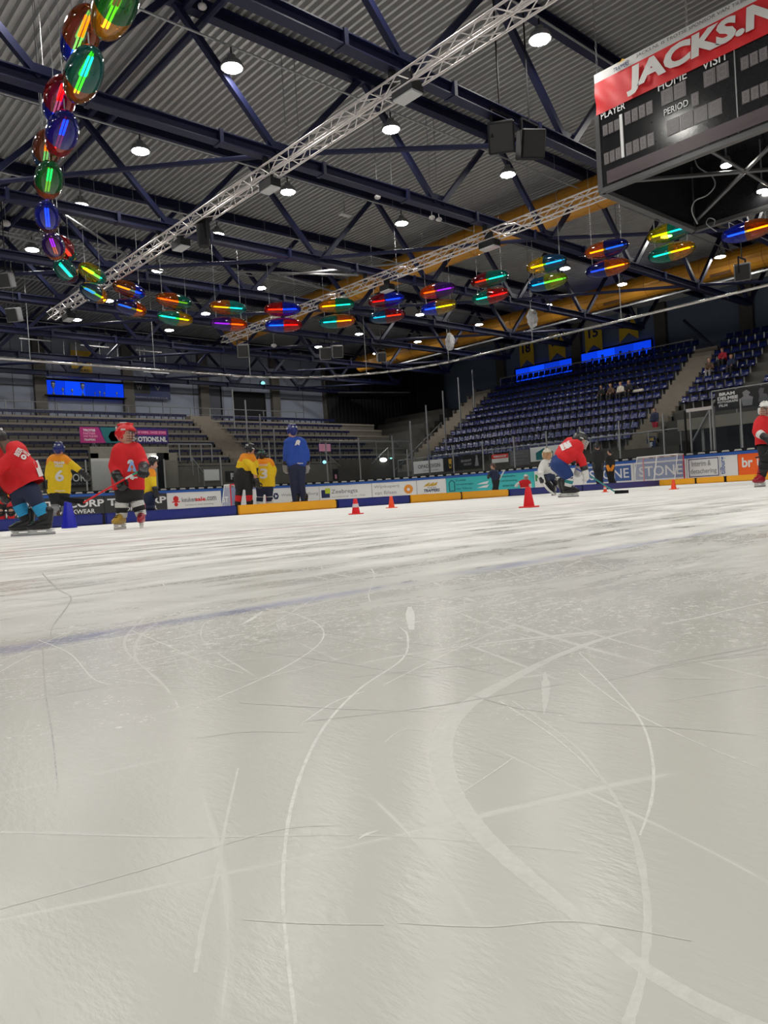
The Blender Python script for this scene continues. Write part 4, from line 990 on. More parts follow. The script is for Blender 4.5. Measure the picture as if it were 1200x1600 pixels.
banner('dark sponsor board on the left end wall right of the blue cabinet', 'sponsor_board', 203, 265, 597, 622, 'Y', YW - .3, 'navy', [('p', [(.0, .3), (.48, .3), (.48, .98), (0, .98)], 'black'), ('t', 'TRAPPERS BUSINESS CLUB', .5, .10, .10, .85, 'grey', .01), ('t', 'W', .22, .7, .3, .15, 'grey', .02), ('t', 'V', .68, .7, .3, .15, 'grey', .02)])
MATS['print_gold'].node_tree.nodes['Mix'].inputs[6].default_value = (.45, .28, .03, 1)
# strip lights (unlit tubes) along the left wall
for k, (px, py) in enumerate([(55, 532), (148, 540), (232, 549), (14, 556), (82, 565), (133, 570), (212, 577), (262, 584)] if False else [(55, 531), (148, 541), (232, 549), (14, 557), (82, 566), (139, 571), (203, 577), (244, 582)]):
    y = 44.5; c = W(px, py, Y=y); t = empty('tube_light', c); tag(t, 'unlit tube light hanging before the left end wall, %s of eight' % nth(k), 'lamp', 'unlit tube lights near the left wall')
    one('tube', mat('pale_tube', (.33, .33, .33), .5), lambda bm: box(bm, c, (1.7, .09, .06)), t)
    for q_ in (-.7, .7): one('rod', GREYM, lambda bm: tube(bm, c + Vector((q_, 0, 0)), (c.x + q_, c.y, ROOF), .01, 4), t)

# ================================================================== hanging net pipe
zP = 7.15; XP, YP = 29.4, 34.6
pp = [Vector((-8, YP, zP))] + [Vector((XP - RC + RC * math.sin(t), YP - RC + RC * math.cos(t), zP)) for t in [math.pi / 2 * i / 18 for i in range(19)]] + [Vector((XP, -5, zP))]
t = empty('net_pipe', pp[3]); tag(t, 'long silver pipe hung above the boards, curving round the rink corner', 'pipe')
one('pipe', mat('bright_pipe', (.6, .58, .56), .25, .7), lambda bm: poly_tube(bm, pp, .055, 8), t, True)
for px in (90, 262, 404, 585, 713, 837, 997, 1199):
    r = ray(px, horizon(px)); best = min(((abs(r.x * q.y - r.y * q.x), k, f) for k in range(len(pp) - 1) for f in (0, .02, .04, .06, .08) + tuple(x / 20 for x in range(2, 20)) for q in [pp[k].lerp(pp[k + 1], f)]), key=lambda e: e[0])
    q = pp[best[1]].lerp(pp[best[1] + 1], best[2]); one('hanger_rod', GREYM, lambda bm: tube(bm, q, (q.x, q.y, ROOF), .018, 5), t)

# ================================================================== SCOREBOARD
sbz = 7.0
c1 = W(940, 300, Z=sbz); c2 = W(1085, 360, Z=sbz); SY1 = (c1.y + c2.y) / 2; SX0, SX1 = c1.x, c2.x; SY0 = SY1 - (SX1 - SX0)
stop = W(934, 181, X=SX0).z
c1 = Vector((SX0, SY1, sbz))
sb = empty('scoreboard', ((SX0 + SX1) / 2, (SY0 + SY1) / 2, sbz)); tag(sb, 'black four sided scoreboard cube hanging over the ice', 'scoreboard')
PB = mat('scoreboard_black', (.014, .014, .016), .16, 0, .1)
hS = stop - sbz
for nm, A, B in (('front_panel', (SX0, SY0), (SX0, SY1)), ('side_panel', (SX0, SY1), (SX1, SY1)), ('side_panel', (SX1, SY0), (SX1, SY1)), ('side_panel', (SX0, SY0), (SX1, SY0))):
    one(nm, PB, lambda bm: box2(bm, (min(A[0], B[0]) - .03, min(A[1], B[1]) - .03, sbz), (max(A[0], B[0]) + .03, max(A[1], B[1]) + .03, stop)), sb)
one('top_panel', PB, lambda bm: box2(bm, (SX0, SY0, stop - .06), (SX1, SY1, stop)), sb)
def fr_(bm):
    P = [Vector((SX0, SY0, sbz)), Vector((SX0, SY1, sbz)), Vector((SX1, SY1, sbz)), Vector((SX1, SY0, sbz))]
    for i in range(4): bar(bm, P[i], P[(i + 1) % 4], .16, .10)
    for p_ in P: bar(bm, p_, p_ + Vector((0, 0, hS)), .12, .12)
one('bottom_frame', mat('dark_grey_frame', (.10, .10, .105), .35, .4), fr_, sb)
one('inner_brace', mat('dark_grey_frame', (.1, .1, .1)), lambda bm: (tube(bm, (SX0, SY1, sbz + .2), (SX1, SY0, sbz + .2), .05), tube(bm, (SX0, SY0, sbz + .2), (SX1, SY1, sbz + .2), .05), tube(bm, (SX0, (SY0 + SY1) / 2, sbz + .2), (SX1, (SY0 + SY1) / 2, sbz + .2), .04)), sb)
def SF(px, py, off=.04): p = W(px, py, X=SX0 - off); return p
def face_quad(name, pts, m, off=.045, par=None):
    # quad given by 2 pixel corners: left-top and right-bottom, squared up on the panel
    (x0, y0), (x1, y1) = pts; a, b = SF(x0, y0, off), SF(x1, y1, off)
    return one(name, m, lambda bm: box2(bm, (SX0 - off, b.y, b.z), (SX0 - off + .02, a.y, a.z)), par or sb)
DIG = mat('unlit_digit_glass', (.16, .145, .15), .3, 0, .1, 20); DIGR = mat('unlit_led_strip', (.085, .06, .07), .35, 0, .1, 20); WL = cm('white')
def digit(x0, y0, x1, y1, n, m=DIG):
    a, b = SF(x0, y0), SF(x1, y1)
    for k in range(n):
        ya, yb = a.y + (b.y - a.y) * k / n, a.y + (b.y - a.y) * (k + 1) / n
        o = one('digit_window', m, lambda bm: box2(bm, (SX0 - .05, yb + .012, b.z), (SX0 - .03, ya - .012, a.z)), sb)
        def seg(bm):
            yc = (ya + yb) / 2; w_ = abs(yb - ya) * .27; h_ = (a.z - b.z)
            for zz in (.12, .5, .88): box(bm, (SX0 - .052, yc, b.z + h_ * zz), (.006, w_ * 1.6, h_ * .05))
            for sgn in (-1, 1):
                for zz in (.31, .69): box(bm, (SX0 - .052, yc + sgn * w_, b.z + h_ * zz), (.006, .012, h_ * .3))
        one('digit_segments', mat('segment_grey', (.22, .2, .21), .4), seg, o)
digit(941, 196, 969, 197, 3) if False else None
def dig2(xl, ytl, xr, ytr, h, n, m=DIG):  # top-left, top-right pixel, pixel height at left
    a, b, c = SF(xl, ytl), SF(xr, ytr), SF(xl, ytl + h)
    a.z = (a.z + b.z) / 2; hh = SF(xl, ytl).z - c.z
    for k in range(n):
        ya, yb = a.y + (b.y - a.y) * k / n, a.y + (b.y - a.y) * (k + 1) / n
        z1_, z0_ = a.z, a.z - hh
        o = one('digit_window', m, lambda bm: box2(bm, (SX0 - .05, yb + .012, z0_), (SX0 - .03, ya - .012, z1_)), sb)
        def seg(bm):
            yc = (ya + yb) / 2; w_ = abs(yb - ya) * .27
            for zz in (.12, .5, .88): box(bm, (SX0 - .052, yc, z0_ + hh * zz), (.006, w_ * 1.8, hh * .05))
            for sgn in (-1, 1):
                for zz in (.31, .69): box(bm, (SX0 - .052, yc + sgn * w_, z0_ + hh * zz), (.006, .014, hh * .3))
        one('digit_segments', mat('segment_grey', (.24, .22, .23), .4), seg, o)
dig2(941, 196, 968, 186, 17, 3); dig2(975, 176, 1020, 157, 20, 4); dig2(943, 241, 970, 229, 18, 3); dig2(977, 226, 1022, 205, 20, 4)
dig2(1032, 143, 1072, 125, 24, 2); dig2(1098, 112, 1139, 96, 25, 2); dig2(1079, 147, 1092, 143, 21, 1); dig2(1041, 190, 1128, 152, 24, 4)
dig2(1156, 90, 1215, 66, 20, 4); dig2(1158, 144, 1215, 120, 20, 4)
# led strip
a, b = SF(948, 268), SF(1215, 150)
za, zb_ = SF(948, 268).z, SF(948, 288).z
one('led_strip', DIGR, lambda bm: box2(bm, (SX0 - .05, SY0 + .1, zb_), (SX0 - .03, a.y, za)), sb)
a, b = SF(970, 179), SF(974, 246); one('white_bar', WL, lambda bm: box2(bm, (SX0 - .055, a.y - .035, b.z), (SX0 - .03, a.y + .035, a.z)), sb)
a = SF(1148, 100); one('panel_seam', GREYM, lambda bm: box2(bm, (SX0 - .04, a.y - .012, sbz + .1), (SX0 - .03, a.y + .012, stop)), sb)
def stext(s, px, py, wpx, h):
    c = SF(px, py, .055); sl = -.36; e = SF(px + wpx / 2, py - wpx / 2 * .36, .055); e0 = SF(px - wpx / 2, py + wpx / 2 * .36, .055)
    text_on(s, c, Vector((0, -1, 0)), Vector((0, 0, 1)), h, e0.y - e.y, WL, sb, .008)
stext('PLAYER', 957.5, 173, 38, .155); stext('HOME', 1050, 126, 45, .19); stext('VISIT', 1117, 94, 41, .19); stext('PERIOD', 1056, 168, 38, .14)
# banner above the scoreboard
a, b = W(944, 165, X=SX0 - .08), W(945, 108, X=SX0 - .08); z0_, z1_ = stop - .02, b.z
bn = empty('sponsor_banner', (SX0, SY1, z0_)); tag(bn, 'red and white sponsor banner tied above the scoreboard', 'banner')
REDC = mat('red_banner_cloth', (.62, .012, .018), .5, 0, .1, 2, .1)
zs = z0_ + (z1_ - z0_) * .78
def cloth(bm, z0, z1, amp=.035):
    n = 60; rows = 8; V = []
    for j in range(rows + 1):
        V.append([bm.verts.new((SX0 - .065 + amp * math.sin(i * .9 + j * .8) * math.sin(j / rows * 3.14) * math.sin(i * .23 + 1), SY1 - (SY1 - SY0) * i / n, z0 + (z1 - z0) * j / rows)) for i in range(n + 1)])
    for j in range(rows):
        for i in range(n): bm.faces.new((V[j][i], V[j][i + 1], V[j + 1][i + 1], V[j + 1][i]))
sh = one('red_cloth', REDC, lambda bm: cloth(bm, z0_, zs), bn, True); sh2 = one('white_cloth', mat('white_banner_cloth', (.62, .61, .61), .6), lambda bm: cloth(bm, zs, z1_, .0), bn, True)
def bntext(s, px0, px1, z, h, m, par, bold, shear=0):
    y0, y1 = W(px0, 130, X=SX0 - .2).y, W(px1, 130, X=SX0 - .2).y
    # slab letters, placed between two columns
    c = Vector((SX0 - .108, (y0 + y1) / 2, z)); text_on(s, c, Vector((0, -1, 0)), Vector((0, 0, 1)), h, y0 - y1, m, par, bold, shear=shear)
bntext('JACKS.NL', 976, 1262, (z0_ + zs) / 2 - .0, (zs - z0_) * .84, mat('banner_white', (.66, .65, .64), .6), sh, .05, .08)
bntext('JACKS.NL IS TROTSE SPONSOR VAN TILBURG TRAPPERS', 993, 1240, (zs + z1_) / 2, (z1_ - zs) * .42, cm('midgrey'), sh2, .012, .1)
bntext('TRAPPERS', 956, 981, zs + .06, .09, cm('navy'), sh2, .03, .1)
c_ = W(968, 105, X=SX0 - .16); one('emblem', cm('gold'), lambda bm: quad(bm, [(SX0 - .11, c_.y + .12, zs + .14), (SX0 - .11, c_.y - .12, zs + .17), (SX0 - .11, c_.y - .05, zs + .22), (SX0 - .11, c_.y, zs + .18)]), sh2)
# chains
for k, (x, y) in enumerate(((SX0, SY1 - .05), (SX1, SY1 - .05), (SX0, SY1 - 2.2), (SX0, SY0), (SX1, SY0))):
    bm = new(); z = stop
    n = int((ROOF - stop) / .09)
    for i in range(n):
        M = Matrix.Translation((x, y, z + .045 + .09 * i)) @ Matrix.Rotation((i % 2) * math.pi / 2, 4, 'Z')
        for s in (-1, 1): tube(bm, M @ Vector((s * .018, 0, -.05)), M @ Vector((s * .018, 0, .05)), .007, 4)
    tag(finish(bm, 'hoist_chain', GREYM if k != 2 else ALU), 'steel hoist chain above the scoreboard, %s' % ('at its left front corner', 'at its far corner', 'at the middle of the banner', 'at its right front corner', 'at its hidden rear corner')[k], 'chain', 'hoist chains of the scoreboard')
# cables under the cube and two lamps added to stand for bright spots in it
t = empty('cable_loop', (SX1 - .6, SY1 - .6, sbz)); tag(t, 'thin grey cables dangling inside the scoreboard cube', 'cable')
P = [W(1086, 250, d=18.5), W(1092, 262, d=18.5), W(1112, 275, d=18.4), W(1117, 290, d=18.3), W(1105, 305, d=18.3), W(1086, 314, d=18.3), W(1081, 330, d=18.4), W(1090, 350, d=18.5)]
one('cable', GREYM, lambda bm: poly_tube(bm, catmull([tuple(p) for p in P], 5), .016, 5), t)
P = [W(1120, 362, d=18.6), W(1104, 350, d=18.6), W(1108, 341, d=18.6), W(1117, 344, d=18.6), W(1115, 352, d=18.6)]
one('cable', GREYM, lambda bm: poly_tube(bm, catmull([tuple(p) for p in P], 5), .012, 5), t)
for k, (px, py) in enumerate(((1135, 259), (1191, 299))):
    p = W(px, py, Z=sbz + .38); t = empty('added_cube_lamp', p); tag(t, 'added lamp for a bright spot inside the scoreboard cube, %s' % ('upper left one' if k == 0 else 'right one at the picture edge'), 'lamp')
    one('lens', emat('added_cube_lamp_glow', (1, .97, .85), 60), lambda bm: bmesh.ops.create_cone(bm, cap_ends=True, segments=10, radius1=.12, radius2=.12, depth=.02, matrix=Matrix.Translation(p)), t)
    one('housing', HOUS, lambda bm: (tube(bm, p + Vector((0, 0, .015)), p + Vector((0, 0, .2)), .14, 12, .08), tube(bm, p + Vector((0, 0, .18)), (p.x, p.y, stop - .06), .02, 6)), t)

# ================================================================== PODS (coloured ellipsoid lamps on an oval)
TINT = {'orange': (1, .20, .01), 'amber': (1, .42, .02), 'yellow': (1, .62, .02), 'red': (.85, .015, .02), 'maroon': (.42, .01, .05), 'blue': (.01, .05, .85), 'navy': (.01, .02, .38), 'steel': (.02, .16, .42),
        'teal': (.01, .42, .38), 'green': (.01, .45, .16), 'violet': (.10, .03, .55), 'brown': (.62, .13, .01)}
GLO = {'red': (1, .03, .01), 'cyan': (.05, .85, 1), 'lblue': (.02, .30, 1), 'yellow': (1, .80, .0), 'lime': (.45, 1, .0), 'green': (.05, 1, .25), 'aqua': (.05, .9, .6), 'orange': (1, .25, .0), 'magenta': (.9, .05, .5), 'amber': (1, .45, .0), 'sky': (.1, .5, 1)}
ring = [(180, 8, 'L'), (130, 118, 'L'), (96, 210, 'L'), (76, 282, 'L'), (74, 340, 'L'), (84, 385, 'L'), (103, 423, 'L'), (147, 458, 'L'), (204, 481, 'L'), (274, 497, 'L'), (358, 506, 'L'), (443, 508, 'L'), (527, 502, 'L'), (605, 494, 'L'), (685, 480, 'L'), (766, 463, 'L'), (855, 441, 'L'), (949, 419, 'L'), (1049, 394, 'L'), (1168, 361, 'L')]
low = [('green', 'yellow', 'red', 'amber'), ('teal', 'orange', 'cyan', 'lime'), ('blue', 'red', 'lblue', 'red'), ('green', 'orange', 'green', 'orange'), ('blue', 'maroon', 'lblue', 'lblue'), ('violet', 'amber', 'magenta', 'amber'), ('teal', 'maroon', 'aqua', 'aqua'), ('steel', 'amber', 'sky', 'yellow'),
       ('navy', 'orange', 'cyan', 'yellow'), ('teal', 'amber', 'cyan', 'lime'), ('violet', 'orange', 'magenta', 'orange'), ('blue', 'red', 'cyan', 'red'), ('teal', 'orange', 'cyan', 'yellow'), ('steel', 'maroon', 'aqua', 'orange'), ('blue', 'amber', 'sky', 'lime'), ('teal', 'red', 'aqua', 'red'),
       ('steel', 'yellow', 'cyan', 'green'), ('navy', 'orange', 'sky', 'yellow'), ('teal', 'amber', 'aqua', 'yellow'), ('blue', 'orange', 'sky', 'yellow')]
upp = [None, ('orange', 'blue', 'amber', 'cyan'), ('red', 'blue', 'red', 'sky'), ('brown', 'steel', 'amber', 'cyan'), None, None, ('red', 'teal', 'red', 'orange'), ('yellow', 'teal', 'yellow', 'aqua'), ('brown', 'blue', 'yellow', 'lblue'), ('orange', 'teal', 'orange', 'orange'), ('orange', 'teal', 'lime', 'cyan'),
       ('red', 'blue', 'orange', 'lblue'), ('amber', 'teal', 'yellow', 'aqua'), ('maroon', 'blue', 'red', 'lblue'), ('orange', 'violet', 'orange', 'magenta'), ('maroon', 'teal', 'orange', 'aqua'), ('yellow', 'steel', 'yellow', 'cyan'), ('orange', 'navy', 'yellow', 'cyan'), ('yellow', 'teal', 'lime', 'cyan'), None]
PZ = 7.3; PZ2 = 7.93
rp = [W(px, py, Z=PZ) for px, py, _ in ring]
def pod_half_mesh(sgn):
    bm = new(); n, rings_ = 20, 9; V = []
    for j in range(rings_ + 1):
        t = math.pi / 2 * j / rings_; x = .74 * math.sin(t) * sgn; r = .285 * math.cos(t) ** .85 if j < rings_ else 0
        if j < rings_: V.append([bm.verts.new((x, r * math.cos(2 * math.pi * k / n), r * math.sin(2 * math.pi * k / n))) for k in range(n)])
        else: tip = bm.verts.new((x, 0, 0))
    for a, b in zip(V, V[1:]):
        for k in range(n): bm.faces.new((a[k], a[(k + 1) % n], b[(k + 1) % n], b[k]))
    for k in range(n): bm.faces.new((V[-1][k], V[-1][(k + 1) % n], tip))
    me = bpy.data.meshes.new('shell_half'); bmesh.ops.recalc_face_normals(bm, faces=bm.faces); bm.to_mesh(me); bm.free()
    for p in me.polygons: p.use_smooth = True
    return me
def pod_tube_mesh(sgn):
    bm = new(); 
    for dy in (-.028, .028): tube(bm, (0, dy, 0), (.56 * sgn, dy, 0), .018, 8)
    me = bpy.data.meshes.new('neon_tube'); bm.to_mesh(me); bm.free(); return me
PH = {s: pod_half_mesh(s) for s in (-1, 1)}; PT = {s: pod_tube_mesh(s) for s in (-1, 1)}
def pod(c, ang, cols, label):
    t = empty('ellipsoid_lamp', c, ang); tag(t, label, 'lamp', 'coloured ellipsoid lamps hung in an oval')
    for s, tc, gc in ((-1, cols[0], cols[2]), (1, cols[1], cols[3])):
        me = PH[s].copy(); me.materials.append(shellmat('tinted_%s_acrylic' % tc, TINT[tc])); o = bpy.data.objects.new('shell_half', me); C.objects.link(o); o.parent = t; o['label'] = '%s half of the clear shell' % tc
        me = PT[s].copy(); me.materials.append(emat('neon_%s' % gc, GLO[gc], 7.0)); o = bpy.data.objects.new('neon_tube', me); C.objects.link(o); o.parent = t; o['label'] = 'glowing tube half in the %s shell' % tc
    me = MESHROD; 
    for s in (-1, 1):
        o = bpy.data.objects.new('hanger', MESHROD); C.objects.link(o); o.parent = t; o.location = (s * .5, 0, .2)
bm = new(); tube(bm, (0, 0, 0), (0, 0, .28), .012, 5); MESHROD = bpy.data.meshes.new('hanger'); bm.to_mesh(MESHROD); bm.free(); MESHROD.materials.append(GREYM)
CN = {'steel': 'steel blue', 'navy': 'navy blue'}
seen = {}
for k, p in enumerate(rp):
    a, b = rp[max(k - 1, 0)], rp[min(k + 1, len(rp) - 1)]; d = b - a; ang = math.atan2(d.y, d.x)
    # the first colour is the half nearest the viewer's left / top
    pos = 'on the left arc of the oval' if k < 7 else ('at the left bend of the oval' if k < 10 else ('on the far side of the oval' if k < 15 else 'on the right arc of the oval'))
    # halves: walking along the ring from k small to k large
    cols = low[k]
    lab = lambda c, w_: '%s and %s ellipsoid lamp, %s one of the %s pair from top left' % (CN.get(c[0], c[0]), CN.get(c[1], c[1]), w_, nth(k))
    pod(p, ang, cols, lab(cols, 'lower'))
    if upp[k]: pod(Vector((p.x, p.y, PZ2)), ang, upp[k], lab(upp[k], 'upper'))
    bm = new()
    for s in (-.5, .5):
        q = Vector((p.x + math.cos(ang) * s, p.y + math.sin(ang) * s, 0)); tube(bm, (q.x, q.y, PZ2 + .25), (q.x, q.y, ROOF), .006, 4)
    tag(finish(bm, 'suspension_wires', GREYM), 'two thin wires holding the %s lamp pair from the top left' % nth(k), 'wire', 'suspension wires of the ellipsoid lamps')

# ================================================================== PA speakers, small ceiling gear
def speaker(px, py, z, s, label, m=DARK, tilt=.4, az=.0):
    c = W(px, py, Z=z); t = empty('loudspeaker', c); tag(t, label, 'loudspeaker')
    R = Matrix.Rotation(az, 3, 'Z') @ Matrix.Rotation(tilt, 3, 'X')
    one('cabinet', m, lambda bm: (box(bm, c, (s, s * .8, s * 1.1), R), bmesh.ops.bevel(bm, geom=bm.edges[:], offset=.03, segments=1, affect='EDGES')), t)
    one('grille', mat('speaker_grille', (.014, .014, .016), .6), lambda bm: box(bm, c + R @ Vector((0, -s * .42, 0)), (s * .85, .02, s * .95), R), t)
    one('bracket', DARK, lambda bm: (bar(bm, c + Vector((s * .55, 0, -.1)), c + Vector((s * .55, 0, s * .9)), .05), bar(bm, c + Vector((-s * .55, 0, -.1)), c + Vector((-s * .55, 0, s * .9)), .05), bar(bm, c + Vector((-s * .55, 0, s * .9)), c + Vector((s * .55, 0, s * .9)), .05), tube(bm, c + Vector((0, 0, s * .9)), (c.x, c.y, ROOF - .02), .02, 6)), t)
speaker(783, 214, 8.5, .62, 'black loudspeaker tilted left, left one of the pair under the truss', DARK, .5, -.9)
speaker(829, 226, 8.5, .60, 'black loudspeaker facing down, right one of the pair under the truss', DARK, .35, -.6)
GS = mat('grey_speaker', (.16, .16, .17), .5)
speaker(22, 492, 8.3, .5, 'grey loudspeaker beside a lamp at the left edge above the blue cabinet', GS, .3, -.8)
speaker(10, 438, 8.3, .45, 'grey loudspeaker at the left picture edge below a lamp', GS, .3, -.8)
speaker(508, 552, 8.2, .6, 'grey loudspeaker above the far boards, left of the pair', GS, .3, -.6)
speaker(527, 549, 8.2, .6, 'grey loudspeaker above the far boards, right of the pair', GS, .3, -.6)
speaker(596, 558, 8.2, .5, 'grey loudspeaker hanging near the far corner lamp', GS, .3, -.6)
speaker(380, 548, 8.2, .6, 'dark loudspeaker cluster at the end of the second silver truss', GS, .3, -.6)
speaker(1160, 425, 8.2, .6, 'grey loudspeaker hanging before the right yellow duct', GS, .3, -1.2)
WHN = mat('white_folded_net', (.55, .55, .56), .8)
for k, (px, py, lab) in enumerate(((832, 498, 'crumpled white net bundle hung below the right yellow duct, nearer one'), (703, 534, 'crumpled white net bundle hung below the right yellow duct, farther one'))):
    c = W(px, py, Z=8.6); bm = new(); sphere(bm, c, .28, (.8, 1, 1.7), None, 3)
    for v in bm.verts: v.co += (v.co - c).normalized() * .12 * noise.noise(v.co * 6)
    t = empty('net_bundle', c); tag(t, lab, 'net'); finish(bm, 'cloth', WHN, t); one('cord', GREYM, lambda bm: tube(bm, c, (c.x, c.y, ROOF), .012, 4), t)
WB = mat('pale_ball', (.42, .40, .40), .5)
for k, (px, py, z, r, lab) in enumerate(((9, 349, 10.4, .16, 'pale round ceiling device at the left edge'), (66, 413, 10.2, .14, 'small pale ceiling device left of the teal lamp'), (613, 305, 9.4, .11, 'small round ceiling spot on the truss, left of two'), (590, 308, 9.4, .1, 'small round ceiling spot on the truss, farther left'),
                              (675, 340, 9.0, .1, 'small white ceiling sensor on the truss, left one'), (686, 343, 9.0, .1, 'small white ceiling sensor on the truss, right one'), (316, 10, 11.0, .10, 'round white sensor beside the top roof beam'), (428, 540, 9, .16, 'round pale lamp globe under the second silver truss'), (450, 259, 9.2, .1, 'small white box on the truss behind the left silver truss'), (470, 262, 9.2, .1, 'second small white box on the truss'))):
    c = W(px, py, Z=z); t = empty('ceiling_device', c); tag(t, lab, 'sensor'); one('body', WB, lambda bm: sphere(bm, c, r, (1, 1, .7)), t, True); one('stem', GREYM, lambda bm: tube(bm, c, (c.x, c.y, ROOF), .012, 5), t)
for k, (px, py, lab) in enumerate(((539, 336, 'flat white ceiling panel between the trusses near the picture middle'), (416, 389, 'small flat white ceiling panel above the far lamps'))):
    c = W(px, py, Z=11.6); t = empty('ceiling_panel', c); tag(t, lab, 'panel'); one('plate', mat('pale_panel', (.5, .5, .5), .5), lambda bm: box(bm, c, (.5, .25, .04)), t); one('stem', GREYM, lambda bm: tube(bm, c, (c.x, c.y, ROOF), .02, 5), t)
# thin roof cables and cross tubes
for k, (p0, p1, lab) in enumerate((((20, 310), (400, 395), 'pale grey tube crossing the roof at far left, from the edge towards the silver truss'), ((100, 335), (200, 400), 'short pale grey tube beside the left lamp arc'), ((300, 422), (560, 430), 'long pale grey tube above the far lamps'), ((440, 430), (640, 410), 'pale grey tube meeting the long one above the far lamps'),
                                  ((420, 425), (530, 458), 'pale grey tube sloping to the teal and orange lamp'), ((0, 365), (260, 425), 'lower pale grey tube at the left edge'))):
    A, B = W(*p0, Z=10.2), W(*p1, Z=10.2); bm = new(); tube(bm, A, B, .05, 6); tag(finish(bm, 'roof_tube', mat('grey_tube', (.13, .13, .135), .5)), lab, 'tube')

# ================================================================== PEOPLE
SKIN = mat('skin', (.55, .30, .22), .55, 0, .06, 20)
HAIR = mat('brown_hair', (.10, .05, .03), .6, 0, .3, 60)
FAB = {'red': (.66, .008, .014), 'yellow': (.86, .58, .01), 'black': (.012, .012, .014), 'navy': (.012, .02, .06), 'blue': (.015, .07, .40), 'grey': (.25, .25, .26), 'white': (.68, .68, .66), 'lightblue': (.02, .32, .62), 'teal': (.02, .25, .25),
       'darkgreen': (.01, .05, .03), 'brown': (.09, .05, .03), 'gold': (.45, .28, .04), 'darkred': (.35, .01, .03), 'cream': (.6, .56, .48), 'orange': (.9, .30, .01), 'skyblue': (.2, .4, .75), 'green': (.02, .35, .18), 'striped': (.35, .36, .38), 'deepblue': (.008, .018, .16), 'darkblue': (.008, .035, .17), 'skyblue2': (.1, .3, .6)}
def fab(n, r=.75): return mat('%s_cloth' % n, FAB[n], r, 0, .10, 14, .15)
def gear(n): return mat('%s_gear' % n, FAB[n], .35, 0, .06, 8)
def cdir(r, u, t): return (ROT @ Vector((r, u, t))).normalized()
def tmpl(fn, vox, smooth=3):
    bm = new(); fn(bm); o = remeshed(bm, 'template', None, None, vox, smooth); me = o.data; bpy.data.objects.remove(o); return me
def place(name, me, m, M, parent):
    me = me.copy(); me.transform(M); return_ = link(name, me, m, parent); return_.matrix_parent_inverse = worldmat(parent).inverted(); return return_
# boot in its own frame: +x toe, z up, z=0 is the edge of the blade
def boot_(bm):
    capsule(bm, (-.075, 0, .15), .045, (-.085, 0, .26), .052); capsule(bm, (-.07, 0, .10), .042, (.09, 0, .095), .040); capsule(bm, (-.04, 0, .15), .045, (.07, 0, .115), .040)
    capsule(bm, (.08, 0, .10), .042, (.13, 0, .095), .032); capsule(bm, (-.02, 0, .22), .03, (-.03, 0, .28), .032)
BOOT = tmpl(boot_, .011)
def holder_(bm):
    box(bm, (.0, 0, .052), (.26, .022, .014)); box(bm, (-.075, 0, .04), (.06, .02, .045)); box(bm, (.085, 0, .04), (.06, .02, .045)); box(bm, (.0, 0, .026), (.27, .014, .018))
bm = new(); holder_(bm); HOLD = bpy.data.meshes.new('holder'); bm.to_mesh(HOLD); bm.free()
bm = new(); box(bm, (0, 0, .010), (.28, .004, .02)); BLADE = bpy.data.meshes.new('blade'); bm.to_mesh(BLADE); bm.free()
bm = new()
for k in range(6): box(bm, (.10 - .03 * k, 0, .143 + .022 * k), (.008, .05, .008))
LACE = bpy.data.meshes.new('laces'); bm.to_mesh(LACE); bm.free()
# padded glove: wrist at the origin, fingers along +z, palm faces +x, thumb on +y
def glove_(bm):
    capsule(bm, (0, 0, -.04), .052, (0, 0, .02), .048); capsule(bm, (.0, -.022, .03), .034, (.0, .022, .03), .034); capsule(bm, (0, 0, .02), .042, (.005, 0, .075), .040)
    for y, l, r in ((-.036, .050, .013), (-.012, .064, .015), (.013, .060, .015), (.036, .052, .014)):
        a = Vector((.0, y, .095)); b = a + Vector((.012, 0, l * .5)); c = b + Vector((.034, 0, l * .28)); d = c + Vector((.024, 0, -.018))
        capsule(bm, a - Vector((0, 0, .03)), r + .003, b, r); capsule(bm, b, r, c, r * .95); capsule(bm, c, r * .95, d, r * .9)
    capsule(bm, (.01, .04, .03), .018, (.035, .066, .065), .016); capsule(bm, (.035, .066, .065), .016, (.062, .055, .092), .014)
GLOVE = tmpl(glove_, .0075, 1)
def helmet_(bm):
    sphere(bm, (0, 0, 0), .112, (1.12, .90, .95), None, 3); capsule(bm, (-.06, 0, -.03), .095, (-.05, 0, -.06), .08)
    for s in (-1, 1): capsule(bm, (.0, s * .09, -.02), .030, (-.01, s * .085, -.085), .024)
    for s in (-.045, 0, .045): capsule(bm, (-.09, s, .085), .016, (.07, s, .10), .014)
    capsule(bm, (.09, -.05, .02), .025, (.09, .05, .02), .025)
HELM = tmpl(helmet_, .010, 2)
def helmcut(me):
    bm = new(); bm.from_mesh(me); bmesh.ops.delete(bm, geom=[v for v in bm.verts if v.co.x > .045 and v.co.z < -.005], context='VERTS'); bm.to_mesh(me); bm.free(); return me
HELM = helmcut(HELM)
def fmat(xv, zv, o, s=1.0):
    z = Vector(zv).normalized(); x = Vector(xv); x = (x - z * x.dot(z)).normalized(); y = z.cross(x)
    return Matrix.Translation(o) @ Matrix((x, y, z)).transposed().to_4x4() @ Matrix.Diagonal((s, s, s, 1))
